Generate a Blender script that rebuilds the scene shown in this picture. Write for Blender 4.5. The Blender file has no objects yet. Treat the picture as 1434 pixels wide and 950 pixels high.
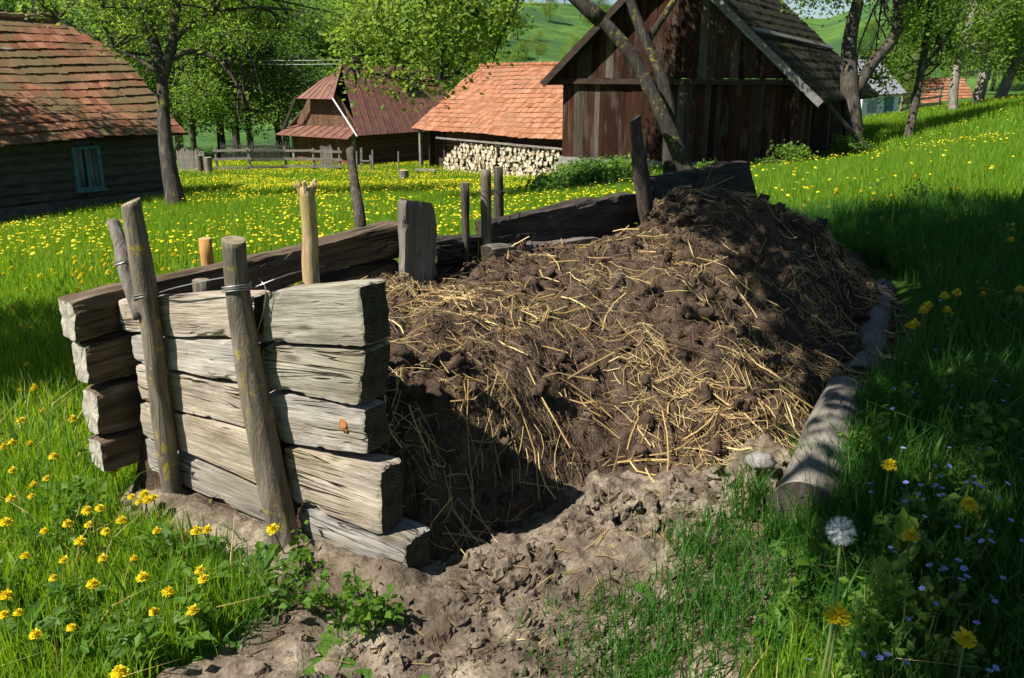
import bpy, math, random
import numpy as np
from mathutils import Vector, Matrix

SEED = 7
rng = np.random.default_rng(SEED)
random.seed(SEED)
sc = bpy.context.scene
COL = sc.collection
R_ = math.radians

# ------------------------------------------------------------------ camera model
EYE = np.array([0.0, 0.0, 1.65])
PITCH = R_(17.0)
FPX = 1193.0
CS, SN = math.cos(PITCH), math.sin(PITCH)

def ray(px, py):
    dx = (px - 717.0) / FPX
    dy = (475.0 - py) / FPX
    return np.array([dx, CS + dy * SN, -SN + dy * CS])
def pt(px, py, D): return EYE + D * ray(px, py)
def atz(px, py, z):
    r = ray(px, py); return EYE + r * ((z - EYE[2]) / r[2])
def aty(px, py, Y):
    r = ray(px, py); return EYE + r * (Y / r[1])
def onplane(px, py, p0, n):
    r = ray(px, py); return EYE + r * (np.dot(np.asarray(p0) - EYE, n) / np.dot(r, n))
def project(P):
    Q = np.asarray(P, float) - EYE
    D = Q[..., 1] * CS - Q[..., 2] * SN
    U = Q[..., 1] * SN + Q[..., 2] * CS
    return 717 + FPX * Q[..., 0] / D, 475 - FPX * U / D, D

# ------------------------------------------------------------------ noise
def _hash(ix, iy, iz, seed):
    h = (ix * 374761393 + iy * 668265263 + iz * 2147483647 + seed * 1274126177) & 0xFFFFFFFF
    h = ((h ^ (h >> 13)) * 1274126177) & 0xFFFFFFFF
    return ((h ^ (h >> 16)) & 0xFFFFFF) / float(0xFFFFFF)
def vnoise(P, seed=0):
    P = np.asarray(P, float)
    i = np.floor(P).astype(np.int64); f = P - i
    f = f * f * (3 - 2 * f)
    o = np.zeros(P.shape[:-1])
    for a in (0, 1):
        wa = f[..., 0] if a else 1 - f[..., 0]
        for b in (0, 1):
            wb = f[..., 1] if b else 1 - f[..., 1]
            for c in (0, 1):
                wc = f[..., 2] if c else 1 - f[..., 2]
                o += wa * wb * wc * _hash(i[..., 0] + a, i[..., 1] + b, i[..., 2] + c, seed)
    return o * 2 - 1
def fbm(P, octv=4, seed=0, gain=.5):
    P = np.asarray(P, float); a = 1.0; s = 0; o = 0; fq = 1.0
    for k in range(octv):
        o = o + a * vnoise(P * fq, seed + k * 17); s += a; a *= gain; fq *= 2.03
    return o / s
def n2(x, y, sc_, octv=4, seed=0):
    return fbm(np.stack([np.asarray(x) * sc_, np.asarray(y) * sc_, np.full(np.shape(x), .37)], -1), octv, seed)

class TPS:
    def __init__(s, pts, smooth=0.0):
        p = np.asarray(pts, float); s.xy = p[:, :2]; n = len(p)
        d = np.linalg.norm(s.xy[:, None] - s.xy[None], axis=-1)
        K = s.U(d) + np.eye(n) * smooth
        Pm = np.hstack([np.ones((n, 1)), s.xy])
        A = np.block([[K, Pm], [Pm.T, np.zeros((3, 3))]])
        s.w = np.linalg.solve(A, np.concatenate([p[:, 2], np.zeros(3)])); s.n = n
    @staticmethod
    def U(d): return np.where(d > 1e-9, d * d * np.log(np.maximum(d, 1e-9)), 0)
    def __call__(s, x, y):
        x = np.asarray(x, float); y = np.asarray(y, float)
        o = s.w[s.n] + s.w[s.n + 1] * x + s.w[s.n + 2] * y
        for k in range(s.n):
            o = o + s.w[k] * s.U(np.hypot(x - s.xy[k, 0], y - s.xy[k, 1]))
        return o

def inpoly(x, y, poly):
    x = np.asarray(x); y = np.asarray(y); ins = np.zeros(x.shape, bool); n = len(poly)
    for i in range(n):
        x0, y0 = poly[i][:2]; x1, y1 = poly[(i + 1) % n][:2]
        if y0 == y1: continue
        c = ((y0 > y) != (y1 > y)) & (x < (x1 - x0) * (y - y0) / (y1 - y0) + x0)
        ins ^= c
    return ins
def sdpoly(x, y, poly):
    """signed distance, positive inside"""
    d = np.full(np.shape(x), 1e9); n = len(poly)
    for i in range(n):
        ax, ay = poly[i][:2]; bx, by = poly[(i + 1) % n][:2]
        ex, ey = bx - ax, by - ay
        t = np.clip(((x - ax) * ex + (y - ay) * ey) / (ex * ex + ey * ey), 0, 1)
        d = np.minimum(d, np.hypot(x - ax - t * ex, y - ay - t * ey))
    return np.where(inpoly(x, y, poly), d, -d)
def sstep(a, b, x):
    t = np.clip((np.asarray(x, float) - a) / (b - a), 0, 1); return t * t * (3 - 2 * t)

# ------------------------------------------------------------------ terrain
def gpt(px, py, D):
    return tuple(pt(px, py, D))
TERR = TPS([
    (0, 0, 0), (-1.5, 2.5, 0), (0, 3, 0), (0, 5, 0.0), (1.0, 1.6, .06), (-2, 2, -.02), (0, 1.5, 0),
    (1.6, 2.8, .1), (2.6, 3.6, .22), (2.5, 6, .2), (3.6, 5.0, .38),
    gpt(1434, 262, 9), gpt(1060, 272, 12), (-3.3, 5.6, -.22), gpt(100, 385, 9), gpt(250, 292, 17),
    gpt(20, 322, 17.5), gpt(350, 270, 22), gpt(620, 302, 14), gpt(700, 268, 21), gpt(560, 250, 33),
    gpt(440, 234, 40), gpt(300, 228, 42), gpt(785, 258, 30), gpt(640, 243, 36),
    gpt(1108, 240, 24), gpt(900, 240, 25.5), gpt(1210, 192, 30), gpt(1300, 173, 30), gpt(1434, 150, 28),
    gpt(1300, 215, 18), gpt(1434, 200, 16),
    (12, 42, -.9), (22, 42, .5), (-30, 60, -4), (0, 60, -3.5), (30, 60, -.5), (-40, 10, -3), (40, 10, 4), (0, -15, .3), (-20, -15, -1), (20, -15, 2.),
], smooth=.02)
def tz(x, y):
    x = np.asarray(x, float); y = np.asarray(y, float)
    xc = np.clip(x, -38, 38); yc = np.clip(y, -14, 62)
    z = TERR(xc, yc)
    return z + n2(x, y, .9, 3, 5) * .025

# ------------------------------------------------------------------ mesh helpers
def combine(parts):
    Vs, Fs, o = [], [], 0
    for V, F in parts:
        V = np.asarray(V, float).reshape(-1, 3)
        Vs.append(V)
        for f in (F if isinstance(F, list) else [F]):
            f = np.asarray(f, np.int64)
            if f.size: Fs.append(f + o)
        o += len(V)
    return np.concatenate(Vs), Fs

def mesh_np(name, V, F, mats, smooth=False, midx=None):
    me = bpy.data.meshes.new(name)
    Fl = F if isinstance(F, list) else [F]
    Fl = [np.asarray(f, np.int32) for f in Fl if np.asarray(f).size]
    V = np.asarray(V, np.float32)
    nl = sum(f.size for f in Fl); npoly = sum(len(f) for f in Fl)
    me.vertices.add(len(V)); me.vertices.foreach_set('co', V.ravel())
    me.loops.add(nl); me.polygons.add(npoly)
    me.loops.foreach_set('vertex_index', np.concatenate([f.ravel() for f in Fl]))
    tot = np.concatenate([np.full(len(f), f.shape[1], np.int32) for f in Fl])
    st = np.concatenate([[0], np.cumsum(tot)[:-1]]).astype(np.int32)
    me.polygons.foreach_set('loop_start', st)
    try: me.polygons.foreach_set('loop_total', tot)
    except Exception: pass
    for m in (mats if isinstance(mats, (list, tuple)) else [mats]): me.materials.append(m)
    me.polygons.foreach_set('use_smooth', np.full(npoly, bool(smooth)))
    if midx is not None: me.polygons.foreach_set('material_index', np.asarray(midx, np.int32))
    me.update(calc_edges=True)
    return me

def obj(name, V, F, mat, parent=None, origin=None, R=None, smooth=False, midx=None):
    V = np.asarray(V, float).reshape(-1, 3)
    if origin is None: origin = np.zeros(3)
    origin = np.asarray(origin, float)
    R = np.eye(3) if R is None else np.asarray(R, float)      # columns = local axes in world
    Vl = (V - origin) @ R
    o = bpy.data.objects.new(name, mesh_np(name, Vl, F, mat, smooth, midx))
    COL.objects.link(o)
    M = Matrix(((R[0][0], R[0][1], R[0][2], origin[0]), (R[1][0], R[1][1], R[1][2], origin[1]), (R[2][0], R[2][1], R[2][2], origin[2]), (0, 0, 0, 1)))
    if parent is not None:
        o.parent = parent
        M = parent.matrix_basis.inverted() @ M if parent.parent is None else (parent.parent.matrix_basis @ parent.matrix_basis).inverted() @ M
    o.matrix_basis = M
    return o
def empty(name, loc, R=None):
    o = bpy.data.objects.new(name, None); COL.objects.link(o)
    o.empty_display_size = .1
    M = Matrix.Identity(4)
    if R is not None:
        for i in range(3):
            for j in range(3): M[i][j] = R[i][j]
    for i in range(3): M[i][3] = loc[i]
    o.matrix_basis = M
    return o
def tag(o, label=None, cat=None, group=None, kind=None):
    if label: o['label'] = label
    if cat: o['category'] = cat
    if group: o['group'] = group
    if kind: o['kind'] = kind
    return o
def copy_tree(o, parent=None):
    c = o.copy(); COL.objects.link(c)
    if parent is not None: c.parent = parent
    for ch in list(o.children): copy_tree(ch, c)
    return c
def frame(x, zhint=(0, 0, 1)):
    x = np.asarray(x, float); x = x / np.linalg.norm(x)
    z = np.asarray(zhint, float); z = z - x * np.dot(x, z); z /= np.linalg.norm(z)
    y = np.cross(z, x)
    return np.stack([x, y, z], 1)

BOXF = np.array([[0, 3, 2, 1], [4, 5, 6, 7], [0, 1, 5, 4], [1, 2, 6, 5], [2, 3, 7, 6], [3, 0, 4, 7]])
def box(x0, x1, y0, y1, z0, z1):
    return (np.array([[x0, y0, z0], [x1, y0, z0], [x1, y1, z0], [x0, y1, z0], [x0, y0, z1], [x1, y0, z1], [x1, y1, z1], [x0, y1, z1]], float), BOXF)
def bar(a, b, w, h, up=(0, 0, 1)):
    """box beam from a to b, w across, h along up"""
    a = np.asarray(a, float); b = np.asarray(b, float)
    R = frame(b - a, up); L = np.linalg.norm(b - a)
    V, F = box(0, L, -w / 2, w / 2, -h / 2, h / 2)
    return (a + V @ R.T, F)
def warp(part, amp, scale, seed=0):
    V, F = part
    d = np.stack([fbm(V * scale + 31.7 * k, 3, seed + k) for k in range(3)], -1)
    return (V + d * amp, F)

def tube(pts, radii, seg=10, namp=0.0, nscale=3.0, seed=0, caps=True, sub=1, oval=1.0):
    pts = np.asarray(pts, float); radii = np.atleast_1d(np.asarray(radii, float))
    if 1 < len(radii) != len(pts): radii = np.interp(np.linspace(0, 1, len(pts)), np.linspace(0, 1, len(radii)), radii)
    radii = np.broadcast_to(np.asarray(radii, float), (len(pts),)).copy()
    if sub > 1 and len(pts) >= 2:          # Catmull-Rom resample
        P = np.vstack([2 * pts[0] - pts[1], pts, 2 * pts[-1] - pts[-2]])
        out, rr = [], []
        for i in range(len(pts) - 1):
            p0, p1, p2, p3 = P[i:i + 4]
            for k in range(sub):
                t = k / sub
                out.append(.5 * ((2 * p1) + (-p0 + p2) * t + (2 * p0 - 5 * p1 + 4 * p2 - p3) * t * t + (-p0 + 3 * p1 - 3 * p2 + p3) * t ** 3))
                rr.append(radii[i] * (1 - t) + radii[i + 1] * t)
        out.append(pts[-1]); rr.append(radii[-1]); pts = np.array(out); radii = np.array(rr)
    n = len(pts)
    T = np.gradient(pts, axis=0); T /= np.linalg.norm(T, axis=1)[:, None] + 1e-12
    ref = np.array([1., 0, 0]) if abs(T[0, 0]) < .8 else np.array([0, 1., 0])
    N = []; u = ref - T[0] * np.dot(ref, T[0]); u /= np.linalg.norm(u)
    for i in range(n):
        u = u - T[i] * np.dot(u, T[i]); u /= np.linalg.norm(u) + 1e-12; N.append(u.copy())
    N = np.array(N); B = np.cross(T, N)
    a = np.arange(seg) * 2 * math.pi / seg
    V = pts[:, None] + radii[:, None, None] * (np.cos(a)[None, :, None] * N[:, None] + oval * np.sin(a)[None, :, None] * B[:, None])
    if namp:
        d = fbm(V * nscale / max(radii.max(), .02) * .12, 3, seed)
        dirv = V - pts[:, None]; V = V + dirv * d[..., None] * namp * 2
    V = V.reshape(-1, 3)
    i = np.arange(n - 1)[:, None] * seg; j = np.arange(seg)[None]; j2 = (j + 1) % seg
    F = np.stack([i + j, i + j2, i + seg + j2, i + seg + j], -1).reshape(-1, 4)
    Fs = [F]
    if caps:
        V = np.vstack([V, pts[0], pts[-1]]); c0 = n * seg; c1 = c0 + 1
        jj = np.arange(seg); jn = (jj + 1) % seg
        Fs.append(np.stack([np.full(seg, c0), jn, jj], -1))
        Fs.append(np.stack([np.full(seg, c1), (n - 1) * seg + jj, (n - 1) * seg + jn], -1))
    return V, Fs

def grid_faces(nu, nv, off=0):
    i = np.arange(nu - 1)[:, None] * nv; j = np.arange(nv - 1)[None]
    return np.stack([i + j, i + nv + j, i + nv + j + 1, i + j + 1], -1).reshape(-1, 4) + off

def timber(TL, TR, BR, BL, back, name, mat, label, cat, group=None, seed=0, amp=.006, nu=26, nv=8, nw=6, rnd=.35, parent=None, split=0.0, endmat=None):
    """hewn timber: a front face by its four corners, thickness by the vector back; edges worn round"""
    TL, TR, BR, BL, back = [np.asarray(v, float) for v in (TL, TR, BR, BL, back)]
    def section(v, w):       # v up -1..1 , w front..back -1..1 -> worn square
        m = np.maximum(np.abs(v), np.abs(w)) + 1e-9; r = np.sqrt(v * v + w * w)
        k = (1 - rnd * .28) + 0 * m
        s = m / r
        f = 1 - rnd + rnd * (s * .35 + .65)
        return v * f, w * f
    ring = []
    for k in range(nv): ring.append((-1 + 2 * k / nv, -1))
    for k in range(nw): ring.append((1, -1 + 2 * k / nw))
    for k in range(nv): ring.append((1 - 2 * k / nv, 1))
    for k in range(nw): ring.append((-1, 1 - 2 * k / nw))
    ring = np.array(ring); v, w = section(ring[:, 0], ring[:, 1])
    u = np.linspace(0, 1, nu)
    def pos(u_, v_, w_):
        tv = (v_ + 1) / 2; tw = (w_ + 1) / 2
        top = TL + (TR - TL) * u_[..., None]; bot = BL + (BR - BL) * u_[..., None]
        return bot + (top - bot) * tv[..., None] + back * tw[..., None]
    U = np.repeat(u[:, None], len(ring), 1); Vv = np.repeat(v[None], nu, 0); Ww = np.repeat(w[None], nu, 0)
    e = np.minimum(U, 1 - U) * np.linalg.norm(TR - TL)
    sh = 1 - .10 * np.exp(-e / .012); Vv = Vv * sh; Ww = Ww * sh
    P = pos(U, Vv, Ww)
    org = (TL + TR + BR + BL) / 4 + back / 2
    L = (TR - TL + BR - BL); R = frame(L, TL - BL)
    loc = (P - org) @ R
    sc3 = np.array([2.2, 14, 14.])
    dn = fbm(loc * sc3 + seed * 7.3, 4, seed) * amp
    dn2 = fbm(loc * np.array([3, 3, 3.]) + seed * 3.1, 3, seed + 50) * amp * 1.6
    nrm = P - pos(U, 0 * Vv, 0 * Ww); nrm /= np.linalg.norm(nrm, axis=-1)[..., None]
    cor = np.clip((np.minimum(np.abs(Vv), np.abs(Ww)) / (np.maximum(np.abs(Vv), np.abs(Ww)) + 1e-6) - .45) / .55, 0, 1)
    chip = np.maximum(0, fbm(loc * np.array([9, 16, 16.]) + seed * 5.1, 3, seed + 77) - .08) * .07 * cor
    P = P + nrm * (dn + dn2 - .65 * chip)[..., None]
    endj = fbm(np.stack([U * 0 + seed, Vv * 3, Ww * 3], -1), 3, seed + 9) * .012
    ax = R[:, 0]
    P = P + ax * (endj * ((U < .01) | (U > .99)))[..., None]
    m = len(ring); Vt = P.reshape(-1, 3)
    i = np.arange(nu - 1)[:, None] * m; j = np.arange(m)[None]; j2 = (j + 1) % m
    F = np.stack([i + j, i + m + j, i + m + j2, i + j2], -1).reshape(-1, 4)
    Vt = np.vstack([Vt, P[0].mean(0), P[-1].mean(0)]); c0 = nu * m
    jj = np.arange(m); jn = (jj + 1) % m
    F0 = np.stack([np.full(m, c0), jj, jn], -1); F1 = np.stack([np.full(m, c0 + 1), (nu - 1) * m + jn, (nu - 1) * m + jj], -1)
    mid = np.concatenate([np.zeros(len(F), int), np.ones(2 * m, int)])
    o = obj(name, Vt, [F, F0, F1], [mat, endmat or mat], parent, org, R, False, mid)
    if parent is None: tag(o, label, cat, group)
    return o

# ------------------------------------------------------------------ materials
class NB:
    def __init__(s, name):
        s.m = bpy.data.materials.new(name); s.m.use_nodes = True
        s.t = s.m.node_tree; s.t.nodes.clear()
    def n(s, ty, **kw):
        nd = s.t.nodes.new(ty)
        for k, v in kw.items(): setattr(nd, k, v)
        return nd
    def put(s, sock, v):
        if hasattr(v, 'is_output'): s.t.links.new(v, sock)
        elif v is not None:
            if isinstance(v, (tuple, list)) and len(v) == 3 and sock.type == 'RGBA': v = (*v, 1)
            sock.default_value = v
    def obj(s): return s.n('ShaderNodeTexCoord').outputs['Object']
    def rand(s): return s.n('ShaderNodeObjectInfo').outputs['Random']
    def island(s): return s.n('ShaderNodeNewGeometry').outputs['Random Per Island']
    def pos(s): return s.n('ShaderNodeNewGeometry').outputs['Position']
    def map(s, v, scale=(1, 1, 1), loc=(0, 0, 0), rot=(0, 0, 0)):
        n = s.n('ShaderNodeMapping'); s.put(n.inputs[0], v); s.put(n.inputs[1], loc); n.inputs[2].default_value = rot; s.put(n.inputs[3], scale); return n.outputs[0]
    def shift(s, v, f, k=37.0):
        n = s.n('ShaderNodeVectorMath', operation='ADD'); s.put(n.inputs[0], v)
        c = s.n('ShaderNodeCombineXYZ'); m = s.math('MULTIPLY', f, k)
        for i in range(3): s.put(c.inputs[i], m)
        s.put(n.inputs[1], c.outputs[0]); return n.outputs[0]
    def noise(s, v, scale=5, detail=5, rough=.55, dist=0):
        n = s.n('ShaderNodeTexNoise'); s.put(n.inputs['Vector'], v); n.inputs['Scale'].default_value = scale
        n.inputs['Detail'].default_value = detail; n.inputs['Roughness'].default_value = rough; n.inputs['Distortion'].default_value = dist
        return n.outputs['Fac']
    def voro(s, v, scale=5, feature='F1', out='Distance', rnd=1.0):
        n = s.n('ShaderNodeTexVoronoi', feature=feature); s.put(n.inputs['Vector'], v); n.inputs['Scale'].default_value = scale
        n.inputs['Randomness'].default_value = rnd
        return n.outputs[out]
    def ramp(s, f, stops, interp='LINEAR'):
        n = s.n('ShaderNodeValToRGB'); n.color_ramp.interpolation = interp
        e = n.color_ramp.elements
        while len(e) < len(stops): e.new(.5)
        for k, (p, c) in enumerate(stops):
            e[k].position = p; e[k].color = (*c, 1) if len(c) == 3 else c
        s.put(n.inputs[0], f); return n.outputs[0]
    def val(s, f, stops):
        return s.ramp(f, [(p, (v, v, v)) for p, v in stops])
    def mix(s, f, a, b, mode='MIX'):
        n = s.n('ShaderNodeMix', data_type='RGBA', blend_type=mode); s.put(n.inputs[0], f); s.put(n.inputs[6], a); s.put(n.inputs[7], b); return n.outputs[2]
    def math(s, op, a, b=None):
        n = s.n('ShaderNodeMath', operation=op); s.put(n.inputs[0], a)
        if b is not None: s.put(n.inputs[1], b)
        return n.outputs[0]
    def bump(s, h, strength=.5, dist=.01):
        n = s.n('ShaderNodeBump'); n.inputs['Strength'].default_value = strength; n.inputs['Distance'].default_value = dist; s.put(n.inputs['Height'], h); return n.outputs[0]
    def done(s, col, rough=.85, normal=None, spec=.25, metal=0, trans=None, tw=.35):
        p = s.n('ShaderNodeBsdfPrincipled'); s.put(p.inputs['Base Color'], col); s.put(p.inputs['Roughness'], rough)
        p.inputs['Specular IOR Level'].default_value = spec; p.inputs['Metallic'].default_value = metal
        if normal is not None: s.put(p.inputs['Normal'], normal)
        o = s.n('ShaderNodeOutputMaterial'); sh = p.outputs[0]
        if trans is not None:
            t = s.n('ShaderNodeBsdfTranslucent'); s.put(t.inputs[0], trans)
            mx = s.n('ShaderNodeMixShader'); mx.inputs[0].default_value = tw
            s.t.links.new(sh, mx.inputs[1]); s.t.links.new(t.outputs[0], mx.inputs[2]); sh = mx.outputs[0]
        s.t.links.new(sh, o.inputs[0]); return s.m

def wood(name, c0, c1, c2, algae=None, alg=.0, crack=.7, bmp=.5, axis=0, warm=None, island=False, rough=.9):
    b = NB(name); v = b.shift(b.obj(), b.island() if island else b.rand(), 53)
    s1 = [24, 24, 24]; s1[axis] = 2.4
    s2 = [85, 85, 85]; s2[axis] = 5
    s3 = [4, 4, 4]; s3[axis] = 2
    g = b.noise(b.map(v, tuple(s1)), 1, 6, .6, .6)
    fine = b.noise(b.map(v, tuple(s2)), 1, 4, .6, .3)
    big = b.noise(b.map(v, tuple(s3)), 1, 4, .55)
    c = b.ramp(g, [(.25, c0), (.5, c1), (.78, c2)])
    c = b.mix(b.val(big, [(.35, 0), (.75, .75)]), c, c1 if warm is None else warm)
    f2 = b.val(fine, [(.3, .76), (.6, 1.0)])
    c = b.mix(1.0, c, f2, 'MULTIPLY')
    if island or True:
        r = b.val(b.island() if island else b.rand(), [(0, .78), (1, 1.12)])
        c = b.mix(1.0, c, r, 'MULTIPLY')
    kn = b.voro(b.map(v, tuple([1.6 if k == axis else 5.5 for k in range(3)])), 1.6)
    c = b.mix(b.val(kn, [(.05, .75), (.14, 0)]), c, tuple(.35 * x for x in c0))
    ck = b.noise(b.map(v, tuple([.9 if k == axis else 17 for k in range(3)])), 1, 2, .5, 1.2)
    ckm = b.val(ck, [(.47, 0), (.495, 1), (.505, 1), (.53, 0)])
    ck2 = b.math('MULTIPLY', ckm, b.val(b.noise(v, 3.1, 2), [(.5, 0), (.62, crack)]))
    c = b.mix(ck2, c, (.02, .016, .012))
    bl_ = b.noise(b.map(v, tuple([1.1 if k == axis else 3.2 for k in range(3)])), 2.6, 6, .7)
    c = b.mix(1.0, c, b.val(bl_, [(.32, .62), (.55, 1.0), (.7, 1.12)]), 'MULTIPLY')
    if algae is not None:
        st_ = b.noise(b.map(v, tuple([1.7 if k == axis else 5 for k in range(3)]), (3, 7, 1)), 1.6, 6, .72)
        c = b.mix(b.val(st_, [(.52, 0), (.70, .75)]), c, (.17, .115, .07))
        sp_ = b.noise(v, 34, 3, .6)
        c = b.mix(b.val(sp_, [(.64, 0), (.72, .6)]), c, (.11, .085, .06))
        am = b.val(b.noise(b.map(v, (1.2, 3, 3)), 1.9, 4, .6), [(.5 - alg * .2, 0), (.68 - alg * .2, .75)])
        c = b.mix(am, c, algae)
    h = b.math('SUBTRACT', b.math('ADD', g, b.math('MULTIPLY', fine, .6)), b.math('MULTIPLY', ck2, 2.5))
    return b.done(c, rough, b.bump(h, bmp, .012), .15)

def endgrain(name, c0, c1, axis=0):
    b = NB(name); v = b.obj()
    s = b.n('ShaderNodeSeparateXYZ'); b.put(s.inputs[0], v)
    a, c = [s.outputs[k] for k in range(3) if k != axis]
    d = b.math('SQRT', b.math('ADD', b.math('POWER', b.math('ADD', a, .012), 2.0), b.math('POWER', c, 2.0)))
    d = b.math('ADD', d, b.math('MULTIPLY', b.noise(v, 14, 3), .03))
    w = b.math('SINE', b.math('MULTIPLY', d, 520.0))
    col = b.mix(b.val(w, [(0, 0), (1, 1)]), c0, c1)
    nz = b.noise(v, 26, 5)
    col = b.mix(b.val(nz, [(.4, 0), (.7, .7)]), col, tuple(.3 * x for x in c0))
    return b.done(col, .95, b.bump(nz, .6, .01), .1)

MAT = {}
MAT['plank'] = wood('weathered_plank', (.28, .22, .16), (.43, .355, .27), (.56, .485, .395), (.24, .20, .12), .05, .9, .7, 0, (.44, .37, .295))
MAT['plank_green'] = wood('mossy_plank', (.225, .195, .145), (.355, .315, .24), (.48, .435, .35), (.21, .175, .10), .0, .9, .7, 0, (.42, .39, .29))
MAT['plank_grey'] = wood('grey_plank', (.265, .222, .18), (.40, .348, .285), (.53, .475, .405), (.21, .18, .11), .0, .9, .7, 0, (.40, .38, .35))
MAT['plank_end'] = endgrain('timber_end', (.055, .046, .03), (.10, .085, .055))  # end grain darkened: shade on ends turned from the sun put into colour
MAT['plank_end_pale'] = endgrain('pale_timber_end', (.36, .32, .25), (.48, .43, .35))
MAT['log_dark'] = wood('dark_log', (.022, .017, .013), (.055, .043, .034), (.14, .12, .10), None, 0, .9, .8, 0, (.075, .06, .05))
MAT['log_brown'] = wood('rotten_log', (.05, .034, .022), (.135, .095, .062), (.28, .215, .155), None, 0, .9, .8, 0, (.11, .075, .05))
MAT['log_grey'] = wood('grey_log', (.09, .075, .06), (.20, .17, .14), (.33, .29, .245), None, 0, .9, .7, 0, (.24, .21, .18))
MAT['fence_wood'] = wood('fence_wood', (.10, .085, .07), (.24, .21, .175), (.40, .36, .30), None, 0, .6, .5, 2, None, True)
MAT['rail_wood'] = wood('rail_wood', (.10, .085, .07), (.26, .225, .185), (.42, .38, .32), None, 0, .5, .5, 0, None, True)

def bark(name, c0, c1, c2, lich=None, la=.0, sc=1.0, bmp=.8):
    b = NB(name); v = b.shift(b.obj(), b.rand(), 41)
    g = b.noise(b.map(v, (30 * sc, 30 * sc, 5 * sc)), 1, 6, .65, .8)
    big = b.noise(v, 4 * sc, 4)
    c = b.ramp(g, [(.28, c0), (.52, c1), (.75, c2)])
    c = b.mix(b.val(big, [(.4, 0), (.7, .6)]), c, tuple(.62 * x for x in c1))
    kn = b.voro(b.map(v, (7 * sc, 7 * sc, 4 * sc)), 1.2)
    c = b.mix(b.val(kn, [(.03, .8), (.12, 0)]), c, tuple(.4 * x for x in c0))
    if lich is not None:
        lm = b.val(b.noise(v, 21 * sc, 5, .65), [(.60 - la * .1, 0), (.66 - la * .1, .85)])
        lm2 = b.val(b.noise(v, 5 * sc, 2), [(.45, 0), (.6, 1)])
        c = b.mix(b.math('MULTIPLY', lm, lm2), c, lich)
    return b.done(c, .95, b.bump(g, bmp, .02), .12)
MAT['post_bark'] = bark('post_bark', (.06, .05, .037), (.165, .135, .10), (.30, .26, .20), (.30, .24, .03), .4)
MAT['post_grey'] = bark('post_grey', (.07, .06, .05), (.18, .155, .13), (.32, .29, .25), None)
MAT['post_dark'] = bark('post_dark', (.03, .025, .02), (.08, .065, .052), (.18, .155, .13), None)
MAT['post_peeled'] = bark('post_peeled', (.16, .09, .04), (.46, .32, .17), (.66, .52, .33), (.30, .27, .03), 1.0, .7, .4)
MAT['post_fresh'] = wood('fresh_post', (.42, .20, .06), (.55, .28, .09), (.66, .38, .15), None, 0, .3, .3, 2, None)
MAT['post_top'] = endgrain('post_top', (.24, .19, .13), (.34, .28, .20), 2)
MAT['post_top_pale'] = endgrain('post_top_pale', (.5, .37, .2), (.66, .52, .33), 2)
MAT['bark_tree'] = bark('tree_bark', (.025, .021, .016), (.07, .058, .046), (.16, .14, .12), (.16, .145, .03), .3, .32, 1.0)
MAT['bark_pale'] = bark('pale_tree_bark', (.08, .07, .055), (.20, .175, .14), (.34, .31, .25), (.2, .19, .06), .3, .32, 1.0)
MAT['bark_lichen'] = bark('lichen_tree_bark', (.014, .012, .009), (.04, .034, .027), (.11, .095, .08), (.20, .18, .03), .5, .4, 1.0)

def foliage(name, ca, cb, tr, tw=.45):
    b = NB(name); c = b.mix(b.island(), ca, cb)
    t = b.mix(b.island(), tuple(.75 * x for x in tr), tr)
    return b.done(c, .55, None, .3, 0, t, tw)
MAT['leaf_fresh'] = foliage('fresh_leaf', (.10, .17, .02), (.24, .32, .05), (.40, .56, .05), .52)
MAT['leaf_mid'] = foliage('mid_leaf', (.08, .16, .022), (.18, .28, .04), (.32, .50, .045), .5)
MAT['leaf_dark'] = foliage('dark_leaf', (.055, .12, .022), (.11, .20, .035), (.17, .34, .035), .48)
MAT['leaf_blossom'] = foliage('blossom_leaf', (.10, .17, .05), (.34, .38, .24), (.2, .3, .08), .4)
MAT['leaf_weed'] = foliage('weed_leaf', (.05, .13, .012), (.11, .21, .02), (.2, .38, .02), .45)
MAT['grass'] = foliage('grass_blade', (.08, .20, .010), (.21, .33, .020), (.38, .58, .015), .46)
MAT['grass_lush'] = foliage('lush_grass_blade', (.025, .10, .012), (.07, .175, .02), (.12, .32, .025), .42)  # tall grass green, darkened to paint in the shade on the right side
MAT['petal'] = foliage('dandelion_petal', (.80, .60, .008), (.88, .74, .02), (.85, .68, .015), .3)
MAT['petal_blue'] = foliage('blue_petal', (.18, .22, .62), (.36, .40, .78), (.2, .25, .6), .25)
MAT['stem'] = foliage('flower_stem', (.10, .16, .03), (.16, .2, .06), (.2, .3, .05), .25)
MAT['fluff'] = foliage('seed_fluff', (.86, .87, .87), (.92, .92, .92), (.9, .92, .92), .5)
MAT['straw'] = foliage('straw', (.28, .17, .05), (.66, .49, .20), (.5, .38, .14), .12)
MAT['straw_old'] = foliage('old_straw', (.07, .042, .022), (.21, .135, .065), (.15, .1, .04), .08)

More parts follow.
